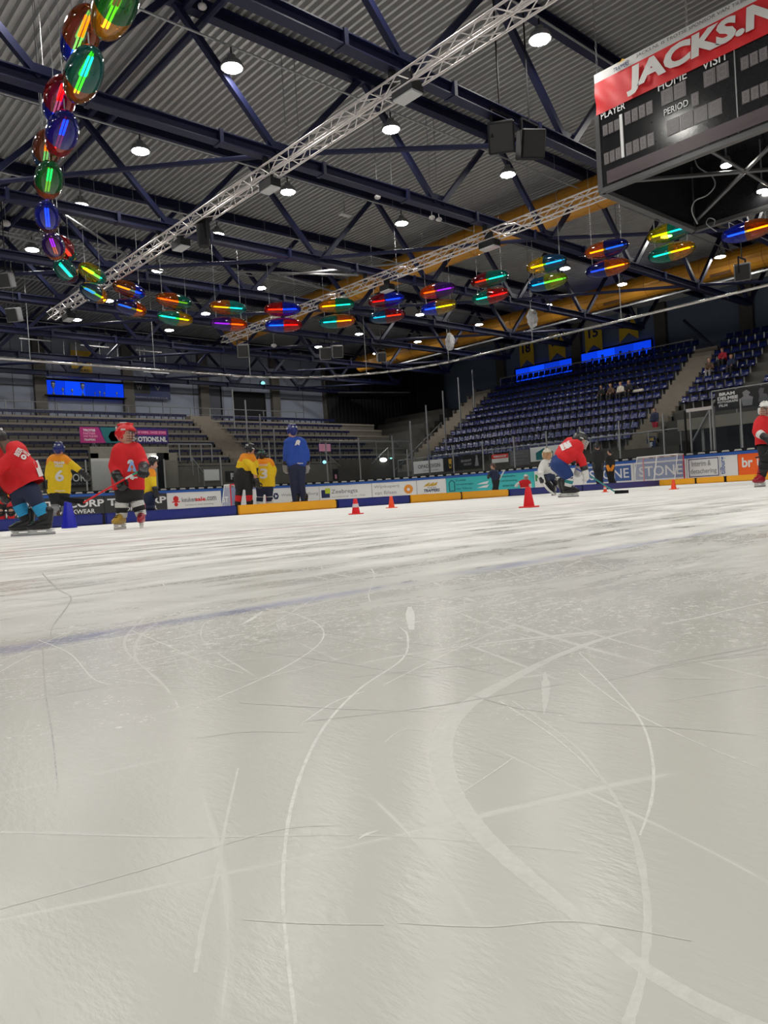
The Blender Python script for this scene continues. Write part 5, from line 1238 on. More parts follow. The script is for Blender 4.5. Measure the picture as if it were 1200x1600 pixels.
def project_text(s, cpx, d0, shift, target, hpx, wpx, m, parent, ang=0, bold=.03, view=None):
    bvh = BVHTree.FromPolygons([v.co for v in target.data.vertices], [p.vertices for p in target.data.polygons])
    me = text_mesh(s, 1, bold); xs = [v.co.x for v in me.vertices]; ys = [v.co.y for v in me.vertices]
    cx, cy = (max(xs) + min(xs)) / 2, (max(ys) + min(ys)) / 2; sx = wpx / (max(xs) - min(xs)); sy = hpx / (max(ys) - min(ys)); ca, sa = math.cos(ang), math.sin(ang)
    bm = new(); bm.from_mesh(me); bmesh.ops.triangulate(bm, faces=bm.faces[:]); bmesh.ops.subdivide_edges(bm, edges=[e for e in bm.edges if e.calc_length() > .2], cuts=1, use_grid_fill=False)
    cam_ = Vector((0, 0, H)) - Vector((0, 0, shift)); last = None
    for v in bm.verts:
        u, t = (v.co.x - cx) * sx, (v.co.y - cy) * sy; px, py = cpx[0] + u * ca - t * sa, cpx[1] - (u * sa + t * ca)
        r = ray(px, py).normalized(); h = bvh.ray_cast(cam_, r)
        L_ = (h[3] if h[0] else d0 / abs(r.dot(cdir(0, 0, -1)))); v.co = cam_ + r * (L_ - .012)
    me2 = bpy.data.meshes.new('lettering'); bm.to_mesh(me2); bm.free(); o = link('lettering', me2, m, parent); o.matrix_parent_inverse = worldmat(parent).inverted(); return o
def stick(parent, pts, m, blade=None, bm_=None, w_=.028, nm='hockey_stick', label=None):
    """a stick is held: a thing of its own"""
    t = empty(nm, pts[0]); tag(t, label, 'hockey stick', 'hockey sticks')
    for k, (a, b) in enumerate(zip(pts, pts[1:])):
        one('shaft', m[min(k, len(m) - 1)], lambda bm: (bar(bm, a, b, w_, w_ * .7), bmesh.ops.bevel(bm, geom=bm.edges[:], offset=.004, segments=1, affect='EDGES')), t)
    if blade:
        def bl_(bm):
            up = Vector((0, 0, 1)); n = len(blade) - 1
            for i in range(n):
                a, b = blade[i], blade[i + 1]; h0 = .06 * (1 - .15 * i / n)
                bar(bm, a + up * h0 / 2, b + up * h0 / 2, .014, h0, None) if False else quadbox(bm, a, b, .012, h0)
        one('blade', bm_ or DARK, bl_, t)
    return t
def quadbox(bm, a, b, th, h):
    d = (b - a); s = Vector((-d.y, d.x, 0)); s = s.normalized() * th / 2 if s.length > 1e-5 else Vector((th / 2, 0, 0)); up = Vector((0, 0, h))
    V = [bm.verts.new(p) for p in (a - s, a + s, b + s, b - s, a - s + up, a + s + up, b + s + up, b - s + up)]
    for f in ((0, 1, 2, 3), (4, 5, 6, 7), (0, 1, 5, 4), (1, 2, 6, 5), (2, 3, 7, 6), (3, 0, 4, 7)): bm.faces.new([V[i] for i in f])
def person(label, d0, J, col, s=1.0, ground=None, vox=.016, face=(0, 0, -1), headup=(0, 1, 0), cage=None, group=None, toes=((-1, 0), (-1, 0)), bodyw=1.0, skates=True, face_seen=False, pony=False, kneel=False):
    """J: joint name -> (px, py, depth offset).  Points are lifted so that the skates stand on the ice."""
    raw = {k: W(v[0], v[1], d=d0 + (v[2] if len(v) > 2 else 0)) for k, v in J.items()}
    sh = 0
    if ground is not None: sh = W(ground[0], ground[1], d=d0).z
    P = {k: v - Vector((0, 0, sh)) for k, v in raw.items()}
    base = (P['aL'] + P['aR']) / 2; base = Vector((base.x, base.y, 0)); t = empty('person', base); tag(t, label, 'person', group)
    g = lambda k, default=None: P[k] if k in P else default
    hd, nk = P['head'], P['neck']; pel = P['pelvis']; sL, sR = P['sL'], P['sR']; hL, hR = P['hipL'], P['hipR']
    fd = cdir(*face); hu = cdir(*headup)
    # one continuous body
    bm = new()
    capsule(bm, hd - hu * .03 * s, .080 * s, hd + hu * .03 * s, .088 * s); capsule(bm, hd - hu * .05 * s + fd * .02 * s, .055 * s, hd - hu * .08 * s + fd * .035 * s, .035 * s)
    capsule(bm, hd + fd * .085 * s - hu * .0 * s, .010 * s, hd + fd * .103 * s - hu * .025 * s, .014 * s)
    sd = hu.cross(fd)
    for q in (-1, 1): capsule(bm, hd + sd * .083 * s * q, .016 * s, hd + sd * .085 * s * q - hu * .02 * s, .014 * s)
    capsule(bm, hd - hu * .06 * s, .048 * s, nk, .055 * s); mid = (sL + sR) / 2
    capsule(bm, nk, .05 * s, mid, .08 * s); capsule(bm, sL, .055 * s, sR, .055 * s); capsule(bm, mid, .06 * s, pel, .07 * s)
    for S_, E_, H_ in ((sL, P['eL'], P['hL']), (sR, P['eR'], P['hR'])): capsule(bm, S_, .05 * s, E_, .040 * s); capsule(bm, E_, .040 * s, H_, .030 * s); capsule(bm, H_, .03 * s, H_ + (H_ - E_).normalized() * .05 * s, .028 * s)
    for h_, k_, a_ in ((hL, P['kL'], P['aL']), (hR, P['kR'], P['aR'])): capsule(bm, pel, .06 * s, h_, .06 * s); capsule(bm, h_, .06 * s, k_, .05 * s); capsule(bm, k_, .055 * s, a_, .036 * s)
    body = remeshed(bm, 'body', SKIN, t, vox * .8, 2)
    # jersey
    hmL, hmR = g('hemL', hL), g('hemR', hR); ctr = (hmL + hmR) / 2; r1 = .095 * s * bodyw
    bm = new(); capsule(bm, sL, .078 * s, sR, .078 * s); capsule(bm, (sL + nk) / 2, .07 * s, (sR + nk) / 2, .07 * s)
    for a, b in ((sL.lerp(sR, .2), hmL), (sL.lerp(sR, .5), ctr), (sR.lerp(sL, .2), hmR)): capsule(bm, a, .105 * s * bodyw, b, r1)
    capsule(bm, hmL, r1, hmR, r1); capsule(bm, sL.lerp(hmL, .5), r1 * 1.05, sR.lerp(hmR, .5), r1 * 1.05)
    for S_, E_, H_ in ((sL, P['eL'], P['hL']), (sR, P['eR'], P['hR'])):
        capsule(bm, S_, .078 * s, E_, .066 * s); capsule(bm, E_, .066 * s, E_.lerp(H_, .72), .052 * s)
    # ripple the cloth a little
    jer = remeshed(bm, 'jersey', fab(col['top']), t, vox, 3)
    for v in jer.data.vertices: v.co += v.normal * .010 * s * noise.noise(v.co * 9 + Vector((d0, 0, 0)))
    # trim the hem flat
    dn = (ctr - mid).normalized(); lim = ctr + dn * .035 * s
    if 'hemcut' not in col:
        bm = new(); bm.from_mesh(jer.data); bmesh.ops.bisect_plane(bm, geom=bm.verts[:] + bm.edges[:] + bm.faces[:], plane_co=lim, plane_no=dn, clear_outer=True)
        # keep sleeves: only geometry close to the trunk axis is cut
        if col.get('cut', True): bm.to_mesh(jer.data)
        bm.free()
    if 'yoke' in col:
        m2 = fab(col['yoke']); jer.data.materials.append(m2)
        for p in jer.data.polygons:
            c = p.center
            if (c - nk).length < .19 * s or (c - sL).length < .11 * s or (c - sR).length < .11 * s: p.material_index = 1
    if 'leftsleeve' in col: pass
    # trousers
    bm = new(); pr = .105 * s * col.get('pw', 1)
    capsule(bm, hL, pr, hR, pr); capsule(bm, pel, pr, (hL + hR) / 2, pr)
    kk = col.get('plen', .86)
    for h_, k_, a_ in ((hL, P['kL'], P['aL']), (hR, P['kR'], P['aR'])):
        capsule(bm, h_, pr * .98, h_.lerp(k_, min(kk, 1)), pr * .72)
        if kk > 1: capsule(bm, k_, pr * .70, k_.lerp(a_, kk - 1), pr * .55)
    remeshed(bm, 'trousers', fab(col['pants']), t, vox, 3)
    # socks over the shin pads, split in bands
    if kk < 1.4:
        for k_, a_, h_ in ((P['kL'], P['aL'], hL), (P['kR'], P['aR'], hR)):
            bands = col['socks']; st = h_.lerp(k_, .86)
            for i, c in enumerate(bands):
                f0, f1 = i / len(bands), (i + 1) / len(bands)
                def seg(f): return st.lerp(k_, f / .25) if f < .25 else k_.lerp(a_, (f - .25) / .75)
                rr = lambda f: (.076 - .026 * abs(f - .35)) * s
                bm = new(); pts = [seg(f0 + (f1 - f0) * q / 3) for q in range(4)]
                for q in range(3): tube(bm, pts[q], pts[q + 1], rr(f0 + (f1 - f0) * q / 3), 14, rr(f0 + (f1 - f0) * (q + 1) / 3))
                o = finish(bm, 'sock', fab(c), t, True)
                if len(bands) > 1: o['label'] = '%s band of the sock' % c
    # skates
    for i, (a_, td) in enumerate(((P['aL'], toes[0]), (P['aR'], toes[1]))):
        dv = cdir(td[0], 0, td[1]); dv.z = 0; dv.normalize(); o = Vector((a_.x, a_.y, 0)) + dv * .05 * s
        if ground is not None and a_.z > .30 * s: o.z = a_.z - .20 * s
        M = Matrix.Translation(o) @ Matrix((dv, Vector((-dv.y, dv.x, 0)), Vector((0, 0, 1)))).transposed().to_4x4() @ Matrix.Diagonal((s, s, s, 1))
        bc = col['boots'][i] if isinstance(col['boots'], (list, tuple)) else col['boots']
        sk = place('skate', BOOT, gear(bc), M, t); sk['label'] = '%s skate boot' % bc
        place('blade_holder', HOLD, gear('white'), M, sk); place('blade', BLADE, mat('skate_steel', (.5, .5, .52), .2, .9), M, sk); place('laces', LACE, fab(col.get('lace', 'white')), M, sk)
        bm = new(); tube(bm, a_ - Vector((0, 0, .0)), o + Vector((0, 0, .26 * s)) - dv * .08 * s, .05 * s, 12); finish(bm, 'ankle_cuff', gear(bc), sk, True)
    # gloves
    for nm, E_, H_ in (('L', P['eL'], P['hL']), ('R', P['eR'], P['hR'])):
        dv = (H_ - E_).normalized(); xv = cdir(.3 if nm == 'L' else -.3, -.2, -.6); M = fmat(xv, dv, H_ - dv * .03 * s, s * 1.05)
        gl_ = place('glove', GLOVE, gear(col['glove']), M, t)
        bm = new(); 
        def cuff(bm): tube(bm, H_ - dv * .10 * s, H_ - dv * .03 * s, .062 * s, 12, .055 * s)
        cuff(bm); c_ = finish(bm, 'cuff', gear(col.get('cuff', col['glove'])), gl_, True); c_['label'] = '%s glove cuff' % col.get('cuff', col['glove'])
    # helmet, head
    M = fmat(fd, hu, hd + hu * .035 * s, s * .88); hm = place('helmet', HELM, gear(col['helmet']), M, t)
    bm = new()
    for q in (-1, 1): box(bm, (-.02, q * .035, .112), (.09, .018, .012)); box(bm, (-.112, q * .04, .045), (.02, .03, .03)); box(bm, (.02, q * .102, .015), (.06, .012, .02))
    me = bpy.data.meshes.new('vents'); bm.to_mesh(me); bm.free(); o = place('helmet_vents', me, gear(col.get('helmet2', 'black')), M, hm); o['label'] = '%s helmet details' % col.get('helmet2', 'black'); o['kind'] = 'stuff'
    if cage:
        def cg(bm):
            for i in range(7):
                a0 = -.9 + i * .3; poly_tube(bm, [M @ Vector((.13 * math.cos(a0) + .02, .11 * math.sin(a0), z)) for z in (.01, -.05, -.10, -.135)], .0025 * s, 4)
            for z in (.0, -.035, -.07, -.105, -.135): poly_tube(bm, [M @ Vector((.135 * math.cos(a0) + .02, .113 * math.sin(a0), z)) for a0 in (-1.2, -.8, -.4, 0, .4, .8, 1.2)], .0025 * s, 4)
        o = one('face_cage', gear(cage), cg, hm); o['kind'] = 'stuff'
    if face_seen:
        for q in (-1, 1):
            e = hd + fd * .078 * s + sd * .032 * s * q + hu * .005 * s
            ew = one('eye', mat('eye_white', (.7, .7, .7), .3), lambda bm: sphere(bm, e, .013 * s), t, True); one('pupil', DARK, lambda bm: sphere(bm, e + fd * .009 * s, .006 * s), ew, True)
            one('eyebrow', HAIR, lambda bm: tube(bm, e + hu * .022 * s - sd * .014 * s, e + hu * .024 * s + sd * .014 * s, .004 * s), t)
        mo = hd + fd * .086 * s - hu * .058 * s; one('mouth', mat('lips', (.40, .10, .09), .5), lambda bm: capsule(bm, mo - sd * .018 * s, .006 * s, mo + sd * .018 * s, .006 * s), t, True)
    if pony:
        bm = new(); b0 = hd - fd * .08 * s - hu * .06 * s
        for k in range(5): capsule(bm, b0 + sd * (k - 2) * .02 * s, .03 * s, b0 + sd * (k - 2) * .03 * s - hu * (.16 + .02 * (k % 2)) * s - fd * .02 * s, .022 * s)
        remeshed(bm, 'hair', HAIR, t, .012, 2)
    return t, jer, P, sh
WH = mat('white_lettering', (.75, .72, .72), .6); 
# --- 1 bent player in red, left edge
t, j, P, sh = person('player in red jersey and light blue socks, bent forward at the left picture edge', 8.2,
  dict(head=(-4, 687, -.05), neck=(6, 701), sL=(-2, 712, .10), sR=(30, 704, -.08), eL=(-8, 738, .05), hL=(2, 768, -.02), eR=(-14, 742, -.25), hR=(-24, 768, -.3), pelvis=(38, 758), hipL=(28, 766, .03), hipR=(48, 766, -.03), hemL=(20, 758, .02), hemR=(54, 757, -.02),
       kL=(30, 787, .02), aL=(43, 812, .06), kR=(60, 788, -.04), aR=(72, 811, -.02)),
  dict(top='red', pants='navy', socks=['navy', 'lightblue', 'lightblue', 'black'], boots='black', lace='green', glove='black', helmet='black', helmet2='white', plen=.95), 1.0, (45, 836), face=(-.8, -.25, -.5), headup=(-.5, .85, 0), toes=((-1, .1), (-1, .1)), pony=True, bodyw=1.22)
project_text('BEER', (29, 705), 8.2, sh, j, 9, 14, WH, j, 1.05, .04); project_text('VAN DE', (41, 707), 8.2, sh, j, 5, 13, WH, j, -.62, .04); project_text('O', (37, 713), 8.2, sh, j, 8, 9, WH, j, -.5, .10); project_text('1', (60, 731), 8.2, sh, j, 26, 7, WH, j, .35, .10); project_text('trappers', (57, 769), 8.2, sh, j, 5, 21, WH, j, .18, .03)
# --- 2 boy in red with stick
t, j, P, sh = person('boy in red jersey and red helmet standing with a stick, black trousers and white socks', 8.6,
  dict(head=(197, 678, 0), neck=(198, 694), sL=(184, 706, -.02), sR=(215, 705, .04), eL=(178, 728, -.04), hL=(185, 749, -.14), eR=(225, 724, 0), hR=(224, 731, -.20), pelvis=(201, 762), hipL=(193, 768, -.01), hipR=(211, 768, .02), hemL=(189, 760, 0), hemR=(212, 760, .02),
       kL=(190, 785), aL=(190, 808), kR=(214, 783, .02), aR=(221, 805, .03)),
  dict(top='red', pants='black', socks=['white', 'white', 'black', 'white'], boots=['gold', 'darkred'], lace='black', glove='black', helmet='red', helmet2='white', plen=.85), 1.0, (190, 826), face=(.95, .05, .22), cage='black', face_seen=True, toes=((-.15, 1), (.2, 1)), bodyw=1.12)
project_text('A', (206, 728), 8.6, sh, j, 16, 15, mat('print_skyblue', (.25, .45, .8)), j, 0, .12); project_text('o', (204, 722), 8.6, sh, j, 10, 10, mat('print_white2', (.6, .65, .7)), j, 0, .14); project_text('I', (206, 731), 8.6, sh, j, 12, 4, mat('print_rust', (.6, .12, .05)), j, 0, .1); project_text('ijs', (209, 746), 8.6, sh, j, 6, 12, WH, j, 0, .06)
dz = Vector((0, 0, sh)); q = lambda px, py, dd: W(px, py, d=8.6 + dd) - dz
stick(t, [q(226, 731, -.2), q(207, 741, -.2), q(196, 747, -.2), q(152, 772, -.25), q(130, 785, -.3)], [fab('green'), gear('white'), gear('red'), gear('red')], [q(132, 787, -.3), q(118, 786, -.3), q(104, 783, -.31), q(93, 779, -.34)], label='red shafted hockey stick with a long black blade held by the boy in red')
# --- 3 player in yellow with number 6
t, j, P, sh = person('player in yellow jersey number 6 and blue helmet seen from behind', 15.0,
  dict(head=(92, 703), neck=(92, 712), sL=(80, 721), sR=(104, 721), eL=(76, 741), hL=(76, 760, -.05), eR=(118, 731), hR=(132, 742, .02), pelvis=(92, 772), hipL=(85, 774), hipR=(100, 774), hemL=(83, 767), hemR=(101, 767), kL=(86, 790), aL=(87, 812), kR=(101, 790, .1), aR=(105, 811, .2)),
  dict(top='yellow', yoke='orange', pants='black', socks=['grey', 'striped', 'grey'], boots='brown', glove='black', helmet='deepblue', helmet2='white', cut=False), 1.12, (90, 824), vox=.02, face=(-.1, 0, -1), bodyw=1.15)
project_text('6', (93, 744), 15, sh, j, 18, 14, WH, j, 0, .03); project_text('TEAM', (92, 724), 15, sh, j, 4, 17, WH, j, 0, .05); project_text('WEAR', (92, 729), 15, sh, j, 4, 14, WH, j, 0, .03); project_text('trappers', (94, 768), 15, sh, j, 3, 16, WH, j, 0, .02)
# --- 4 yellow player hidden behind the bent one
person('crouching player in yellow mostly hidden behind the bent red player', 15.4,
  dict(head=(5, 742), neck=(6, 752), sL=(-2, 757), sR=(14, 757), eL=(-5, 770), hL=(-1, 782, -.1), eR=(18, 770), hR=(16, 783, -.15), pelvis=(8, 783), hipL=(2, 786), hipR=(15, 786), hemL=(3, 780), hemR=(15, 780), kL=(1, 798, -.2), aL=(3, 814), kR=(17, 798, -.2), aR=(18, 813)),
  dict(top='yellow', pants='black', socks=['black', 'red'], boots='black', glove='red', helmet='black', cut=False), 1.0, None, vox=.022, face=(0, 0, -1))
# --- 5 yellow player behind the boy
t, j, P, sh = person('player in yellow with black helmet standing just behind the boy in red', 15.2,
  dict(head=(239, 724), neck=(236, 733), sL=(230, 740, .05), sR=(238, 740, -.05), eL=(230, 754, .1), hL=(238, 770, .1), eR=(240, 754, -.1), hR=(243, 768, -.12), pelvis=(233, 772), hipL=(231, 775, .04), hipR=(236, 775, -.04), hemL=(229, 767), hemR=(233, 767), kL=(231, 788), aL=(231, 805), kR=(236, 788), aR=(237, 805)),
  dict(top='yellow', yoke='orange', pants='navy', socks=['navy'], boots='black', glove='black', helmet='black', cut=False, plen=1.3), .98, None, vox=.022, face=(.8, -.3, -.3))
# --- 6 yellow / black player leaning
t, j, P, sh = person('leaning player in yellow with black trousers and red striped socks', 17.4,
  dict(head=(391, 703), neck=(388, 711), sL=(380, 716, -.05), sR=(394, 716, .05), eL=(394, 728, -.22), hL=(402, 755, -.1), eR=(400, 726, .05), hR=(399, 738, .08), pelvis=(378, 737), hipL=(374, 743), hipR=(386, 743), hemL=(376, 731), hemR=(386, 733), kL=(374, 765), aL=(371, 793), kR=(389, 765), aR=(390, 792)),
  dict(top='yellow', yoke='orange', pants='black', pw=1.25, socks=['black', 'black', 'red', 'black'], boots='black', glove='black', helmet='black', helmet2='white', cut=True), 1.12, None, vox=.022, face=(.7, -.5, -.5), headup=(.3, .9, 0), bodyw=1.05)
# --- 7 number 3
t, j, P, sh = person('small player in yellow jersey number 3 seen from behind', 17.8,
  dict(head=(409, 712), neck=(411, 718), sL=(404, 725), sR=(423, 724), eL=(402, 738, -.02), hL=(398, 752, -.05), eR=(428, 735), hR=(427, 742, .12), pelvis=(413, 762), hipL=(407, 764), hipR=(420, 764), hemL=(406, 758), hemR=(422, 758), kL=(406, 777), aL=(405, 797), kR=(421, 777), aR=(422, 797)),
  dict(top='yellow', yoke='orange', pants='navy', socks=['white', 'navy', 'white', 'navy'], boots='white', glove='black', helmet='black', helmet2='green', cut=True), 1.1, None, vox=.022, face=(-.1, 0, -1), bodyw=1.2)
project_text('3', (412, 740), 17.8, sh, j, 16, 12, WH, j, 0, .03); project_text('IJSHOCKEY', (411, 727), 17.8, sh, j, 3.5, 16, WH, j, 0, .03)
# --- 8 coach
t, j, P, sh = person('tall coach in blue jacket and helmet with navy trousers and white gloves, seen from behind', 18.0,
  dict(head=(456, 674), neck=(458, 684), sL=(450, 691), sR=(472, 691), eL=(447, 708), hL=(446, 729, .05), eR=(479, 708), hR=(479, 729, .05), pelvis=(463, 728), hipL=(458, 733), hipR=(470, 733), hemL=(456, 723), hemR=(472, 723), kL=(459, 758), aL=(462, 786), kR=(471, 758), aR=(475, 784)),
  dict(top='blue', pants='navy', plen=1.95, pw=.95, socks=['black'], boots='black', glove='grey', cuff='black', helmet='deepblue', helmet2='white', cut=False), 1.32, None, vox=.022, face=(-.55, -.1, -.7), bodyw=1.0)
project_text('S', (465, 693), 18, sh, j, 12, 7, WH, j, -.3, .10); project_text('trappers', (469, 724), 18, sh, j, 2.5, 9, WH, j, 0, .05)
# --- 9 small dark figure
t, j, P, sh = person('small figure in dark clothes holding a white stick before the turquoise advert', 30,
  dict(head=(770, 729), neck=(771, 734), sL=(767, 738, -.1), sR=(776, 738, .1), eL=(764, 742), hL=(763, 744, -.2), eR=(780, 744), hR=(779, 748), pelvis=(774, 750), hipL=(772, 751), hipR=(777, 751), kL=(773, 758), aL=(771, 767), kR=(777, 758), aR=(776, 767)),
  dict(top='navy', pants='black', plen=1.9, socks=['black'], boots='black', glove='black', helmet='brown', cut=False), 1.0, None, vox=.03, face=(-.9, -.1, .1))
q = lambda px, py, dd=0, d=30: W(px, py, d=d + dd)
stick(t, [q(788, 735), q(778, 753)], [gear('white')], None, label='white stick of the small dark figure by the turquoise advert', w_=.06)
# --- 10 red and white goalkeeper kneeling
person('kneeling small goalkeeper in red and white before the turquoise advert', 30,
  dict(head=(822, 746), neck=(821, 750), sL=(815, 753), sR=(826, 753), eL=(811, 755, -.1), hL=(808, 757, -.2), eR=(828, 757, -.1), hR=(829, 760, -.2), pelvis=(820, 763), hipL=(817, 764), hipR=(823, 764), kL=(815, 770, -.3), aL=(817, 775), kR=(826, 770, -.3), aR=(827, 775)),
  dict(top='red', pants='white', socks=['white'], boots='black', glove='white', helmet='white', helmet2='red', cut=False), 1.0, None, vox=.03, face=(-.3, 0, 1), cage='grey')
# --- 11 white goalkeeper
t, j, P, sh = person('crouching goalkeeper in white with a gold mask, left of the bent red skater', 16.5,
  dict(head=(855, 712), neck=(855, 721), sL=(849, 727, -.05), sR=(866, 727, .05), eL=(845, 737, -.1), hL=(846, 746, -.25), eR=(872, 738), hR=(872, 748, -.2), pelvis=(858, 745), hipL=(853, 747), hipR=(864, 747), hemL=(853, 740), hemR=(864, 740), kL=(855, 757, -.25), aL=(866, 766, .05), kR=(873, 756, -.2), aR=(882, 766, .1)),
  dict(top='white', pants='navy', socks=['black', 'white', 'black', 'white'], boots='black', glove='black', cuff='white', helmet='cream', helmet2='gold', cut=False), 1.12, (860, 776), vox=.02, face=(-.3, -.1, 1), cage='gold', toes=((-.6, 1), (.3, 1)))
q = lambda px, py, dd=0: W(px, py, d=16.5 + dd) - Vector((0, 0, sh))
project_text('7', (859, 728), 16.5, sh, j, 6, 4, cm('navy'), j, 0, .05)
gs = empty('goalkeeper_stick', q(845, 742)); tag(gs, 'broad white goalkeeper stick held in front of the goalkeeper in white', 'hockey stick')
one('paddle', gear('white'), lambda bm: [bar(bm, a, b, .13, .03) for a, b in ((q(844, 742, -.3), q(849, 757, -.3)), (q(849, 757, -.3), q(857, 767, -.3)), (q(857, 767, -.3), q(866, 774, -.3)))], gs)
for nm, pts in (('left', ((852, 754), (863, 769))), ('right', ((873, 747), (880, 764)))):
    a, b = q(*pts[0], -.32), q(*pts[1], -.25); o = one('leg_pad', gear('black' if nm == 'left' else 'white'), lambda bm: (bar(bm, a, b, .22, .10), bmesh.ops.bevel(bm, geom=bm.edges[:], offset=.03, segments=2, affect='EDGES')), t)
# --- 12 bent red skater
t, j, P, sh = person('bent skater in red jersey and blue trousers reaching forward with a stick', 12.6,
  dict(head=(906, 690, -.02), neck=(898, 697), sL=(890, 696, .14), sR=(900, 702, -.10), eL=(908, 722, .10), hL=(904, 733, .10), eR=(910, 722, -.12), hR=(915, 739, -.14), pelvis=(874, 722), hipL=(872, 727, .06), hipR=(874, 728, -.06), hemL=(879, 712, .06), hemR=(882, 716, -.06),
       kL=(884, 744, .1), aL=(880, 762, .12), kR=(890, 747, -.08), aR=(885, 765, -.04)),
  dict(top='red', pants='darkblue', pw=1.25, plen=.80, socks=['black', 'white', 'teal', 'white', 'black'], boots='black', glove='white', cuff='black', helmet='black', helmet2='white', cut=False), 1.08, (886, 777.5), vox=.016, face=(.75, -.55, .25), headup=(.35, .85, .1), cage='white', toes=((1, .1), (1, 0)), bodyw=1.35)
project_text('III', (884, 697), 12.6, sh, j, 10, 17, WH, j, .45, .06); project_text('8', (887, 698), 12.6, sh, j, 7, 6, WH, j, .3, .10)
q = lambda px, py, dd=0: W(px, py, d=12.6 + dd) - Vector((0, 0, sh))
bl_ = [q(960, 765), q(966, 770), q(974, 770), q(982, 767)]
for p_ in bl_: p_.z = .004
stick(t, [q(900, 733, -.1), q(922, 744, -.1), bl_[0] + Vector((0, 0, .04))], [gear('blue'), gear('teal'), DARK], bl_, label='teal and black hockey stick of the bent red skater, blade on the ice')
# --- 13 dark coach and child
person('grown up in black clothes standing by the word STONE', 26.5,
  dict(head=(933, 697), neck=(934, 703), sL=(929, 708), sR=(940, 708), eL=(927, 718), hL=(928, 728, -.1), eR=(942, 718), hR=(941, 729, -.1), pelvis=(935, 728), hipL=(931, 730), hipR=(938, 730), kL=(933, 744), aL=(936, 762), kR=(939, 744), aR=(939, 762)),
  dict(top='black', pants='black', plen=1.9, socks=['black'], boots='black', glove='black', helmet='black', cut=False), 1.15, None, vox=.028, face=(.2, 0, -1))
person('child in black holding something orange, right of the grown up in black', 27.0,
  dict(head=(953, 706), neck=(953, 711), sL=(949, 716), sR=(957, 716), eL=(948, 724), hL=(950, 731, -.2), eR=(959, 724), hR=(957, 731, -.1), pelvis=(953, 732), hipL=(950, 734), hipR=(956, 734), kL=(952, 745), aL=(955, 762), kR=(957, 745), aR=(960, 762)),
  dict(top='black', pants='black', plen=1.9, socks=['black'], boots='black', glove='orange', helmet='black', cut=False), .98, None, vox=.028, face=(-.7, -.1, -.4))
# --- 14 player at the right edge
t, j, P, sh = person('player in red jersey with black trousers and red skates at the right picture edge', 10.8,
  dict(head=(1196, 645, 0), neck=(1198, 656), sL=(1187, 664, 0), sR=(1213, 664, .05), eL=(1183, 679, -.05), hL=(1194, 686, -.18), eR=(1220, 680, 0), hR=(1212, 690, -.15), pelvis=(1200, 700), hipL=(1194, 704), hipR=(1208, 704), hemL=(1192, 696), hemR=(1208, 696), kL=(1195, 724, -.03), aL=(1190, 748), kR=(1212, 724), aR=(1216, 746)),
  dict(top='red', pants='black', pw=.9, plen=.95, socks=['black'], boots=['darkred', 'black'], lace='red', glove='black', cuff='white', helmet='white', helmet2='black', cut=True), 1.0, (1190, 764.5), vox=.016, face=(-.15, -.05, 1), cage='black', face_seen=True, toes=((-.8, .5), (.3, 1)), bodyw=1.1)
q = lambda px, py, dd=0: W(px, py, d=10.8 + dd) - Vector((0, 0, sh))
stick(t, [q(1214, 690, -.2), q(1196, 715, -.2), q(1181, 719, -.25)], [gear('black')], None, label='black hockey stick held across by the player at the right edge')
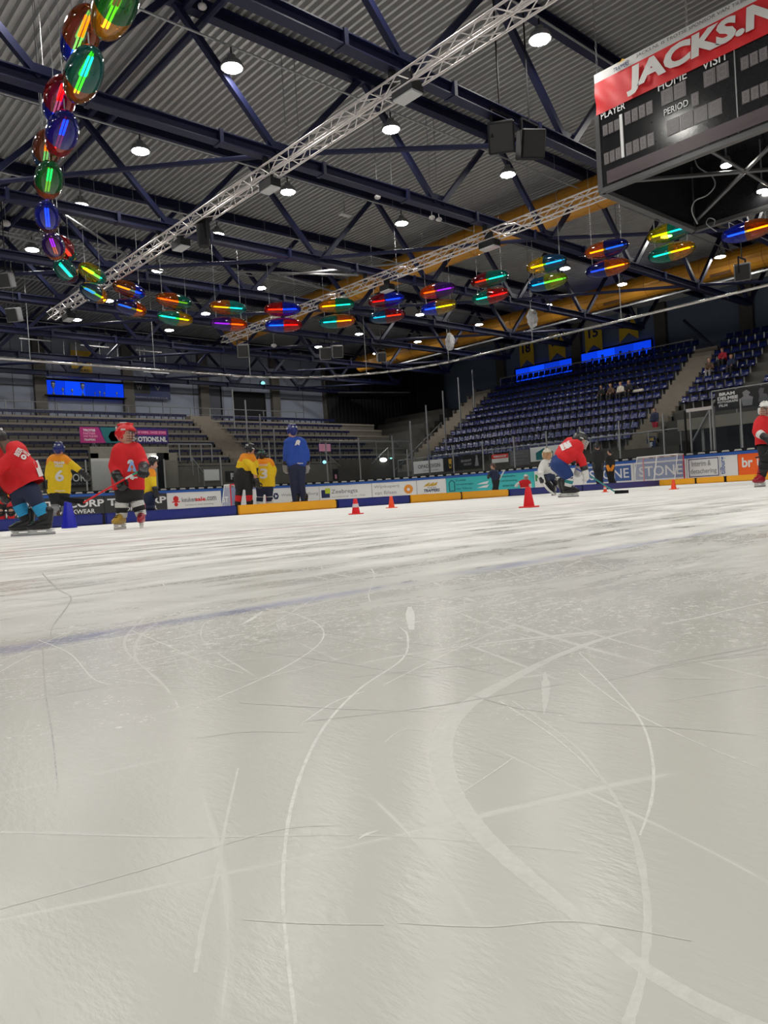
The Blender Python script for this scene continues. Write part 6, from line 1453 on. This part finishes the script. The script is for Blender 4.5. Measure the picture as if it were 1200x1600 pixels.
# --- spectators
def spectator(label, px, py, X, zf, top, legs, hair, lean=0, stand=False, s=1.0, grp='spectators in the blue seats'):
    c = W(px, py, X=X); y = c.y; b = Vector((X, y, zf)); t = empty('person', b); tag(t, label, 'person', grp)
    f = Vector((-1, 0, 0)); up = Vector((0, 0, 1)); sd = Vector((0, 1, 0))
    if stand: hip = b + up * .62 * s; kn = [b + up * .33 * s + sd * q * .07 for q in (-1, 1)]; an = [b + up * .05 + sd * q * .07 for q in (-1, 1)]
    else: hip = b + up * .50 + f * -.02; kn = [hip + f * .40 + sd * q * .10 for q in (-1, 1)]; an = [k - up * .42 + f * .02 for k in kn]
    ch = hip + up * .36 * s + f * lean; nk = ch + up * .10 * s + f * lean * .3; hd = nk + up * .14 * s + f * .02
    el = [ch + sd * q * .20 * s - up * .22 * s + f * .05 for q in (-1, 1)]; hn = [e + f * .22 - up * .02 - sd * q * .08 for e, q in zip(el, (-1, 1))]
    if stand: hn = [e - up * .2 * s + f * .05 for e in el]
    bm = new(); capsule(bm, hd - up * .03, .075 * s, hd + up * .03, .085 * s); capsule(bm, nk - up * .03, .05, hd - up * .05, .045); capsule(bm, ch, .12 * s, hip, .11 * s)
    capsule(bm, hd + f * .08, .012, hd + f * .095 - up * .02, .014)
    for e, h_, k_, a_, q in zip(el, hn, kn, an, (-1, 1)):
        capsule(bm, ch + sd * q * .15 * s + up * .03, .045, e, .04); capsule(bm, e, .04, h_, .03); capsule(bm, h_, .03, h_ + f * .06 - up * .03, .022); capsule(bm, hip + sd * q * .08, .08, k_, .055); capsule(bm, k_, .055, a_, .04)
    remeshed(bm, 'body', SKIN, t, .026, 1)
    bm = new(); capsule(bm, ch + sd * .13 * s, .09 * s, ch - sd * .13 * s, .09 * s); capsule(bm, ch, .15 * s, hip + up * .05, .15 * s); capsule(bm, hip + up * .04 + sd * .06, .13, hip + up * .04 - sd * .06, .13)
    for e, h_, q in zip(el, hn, (-1, 1)): capsule(bm, ch + sd * q * .16 * s + up * .02, .07, e, .06); capsule(bm, e, .06, e.lerp(h_, .85), .05)
    remeshed(bm, 'jacket', fab(top), t, .028, 2)
    bm = new()
    for k_, a_, q in zip(kn, an, (-1, 1)): capsule(bm, hip + sd * q * .08, .10, k_, .075); capsule(bm, k_, .072, a_ + up * .06, .055)
    remeshed(bm, 'trousers', fab(legs), t, .028, 2)
    bm = new(); sphere(bm, hd + up * .03 - f * .015, .10 * s, (1, .95, 1), None, 2); capsule(bm, hd - f * .05, .07, hd - f * .06 - up * .10, .05); remeshed(bm, 'hair', hair, t, .025, 1)
    for a_ in an: one('shoe', DARK, lambda bm: capsule(bm, a_ + f * .12 - up * .01, .04, a_ - f * .03, .04), t, True)
    for q in (-1, 1): one('eye', DARK, lambda bm: sphere(bm, hd + f * .085 + sd * q * .03, .012), t)
BL = mat('blond_hair', (.35, .20, .10), .6, 0, .2, 40)
def rowx(i): return RX0 + .85 * i + .42
def rowz(i): return RZ0 + RZR * i
spectator('spectator in black, leftmost of the four sitting in the blue seats', 941, 605, rowx(5), rowz(5), 'black', 'black', HAIR, .1)
spectator('spectator in dark brown, second of the four in the blue seats', 955, 603, rowx(5), rowz(5), 'brown', 'black', BL, .08)
spectator('spectator in pale jacket, third of the four in the blue seats', 970, 602, rowx(5), rowz(5), 'cream', 'black', BL, .05)
spectator('spectator in black, rightmost of the four in the blue seats', 984, 600, rowx(5), rowz(5), 'black', 'black', BL, .1)
spectator('spectator in olive sitting left of the two by the upper stair', 1110, 570, rowx(6), rowz(6), 'brown', 'grey', BL, .1)
spectator('spectator in dark red sitting highest by the upper stair', 1130, 552, rowx(7), rowz(7), 'darkred', 'black', HAIR, .1)
spectator('small spectator in blue beside the highest one', 1143, 562, rowx(6), rowz(6), 'navy', 'black', BL, .05)
spectator('child in a dark coat walking down the stand stair by the gate sign', 1023, 650, RX0 + .85 * 1 + .2, rowz(1) + .05, 'navy', 'darkred', HAIR, 0, True, .95, None)
# bag on the seat next to the four
c = W(997, 608, X=rowx(5)); t = empty('bag', (rowx(5), c.y, rowz(5) + .43)); tag(t, 'pale bag lying on the seat right of the four spectators', 'bag')
bm = new(); capsule(bm, (rowx(5), c.y + .25, rowz(5) + .53), .10, (rowx(5), c.y - .25, rowz(5) + .53), .11); remeshed(bm, 'bag_body', fab('cream'), t, .03, 1)
one('strap', fab('brown'), lambda bm: poly_tube(bm, [Vector((rowx(5), c.y + .2, rowz(5) + .6)), Vector((rowx(5), c.y, rowz(5) + .72)), Vector((rowx(5), c.y - .2, rowz(5) + .6))], .012), t)
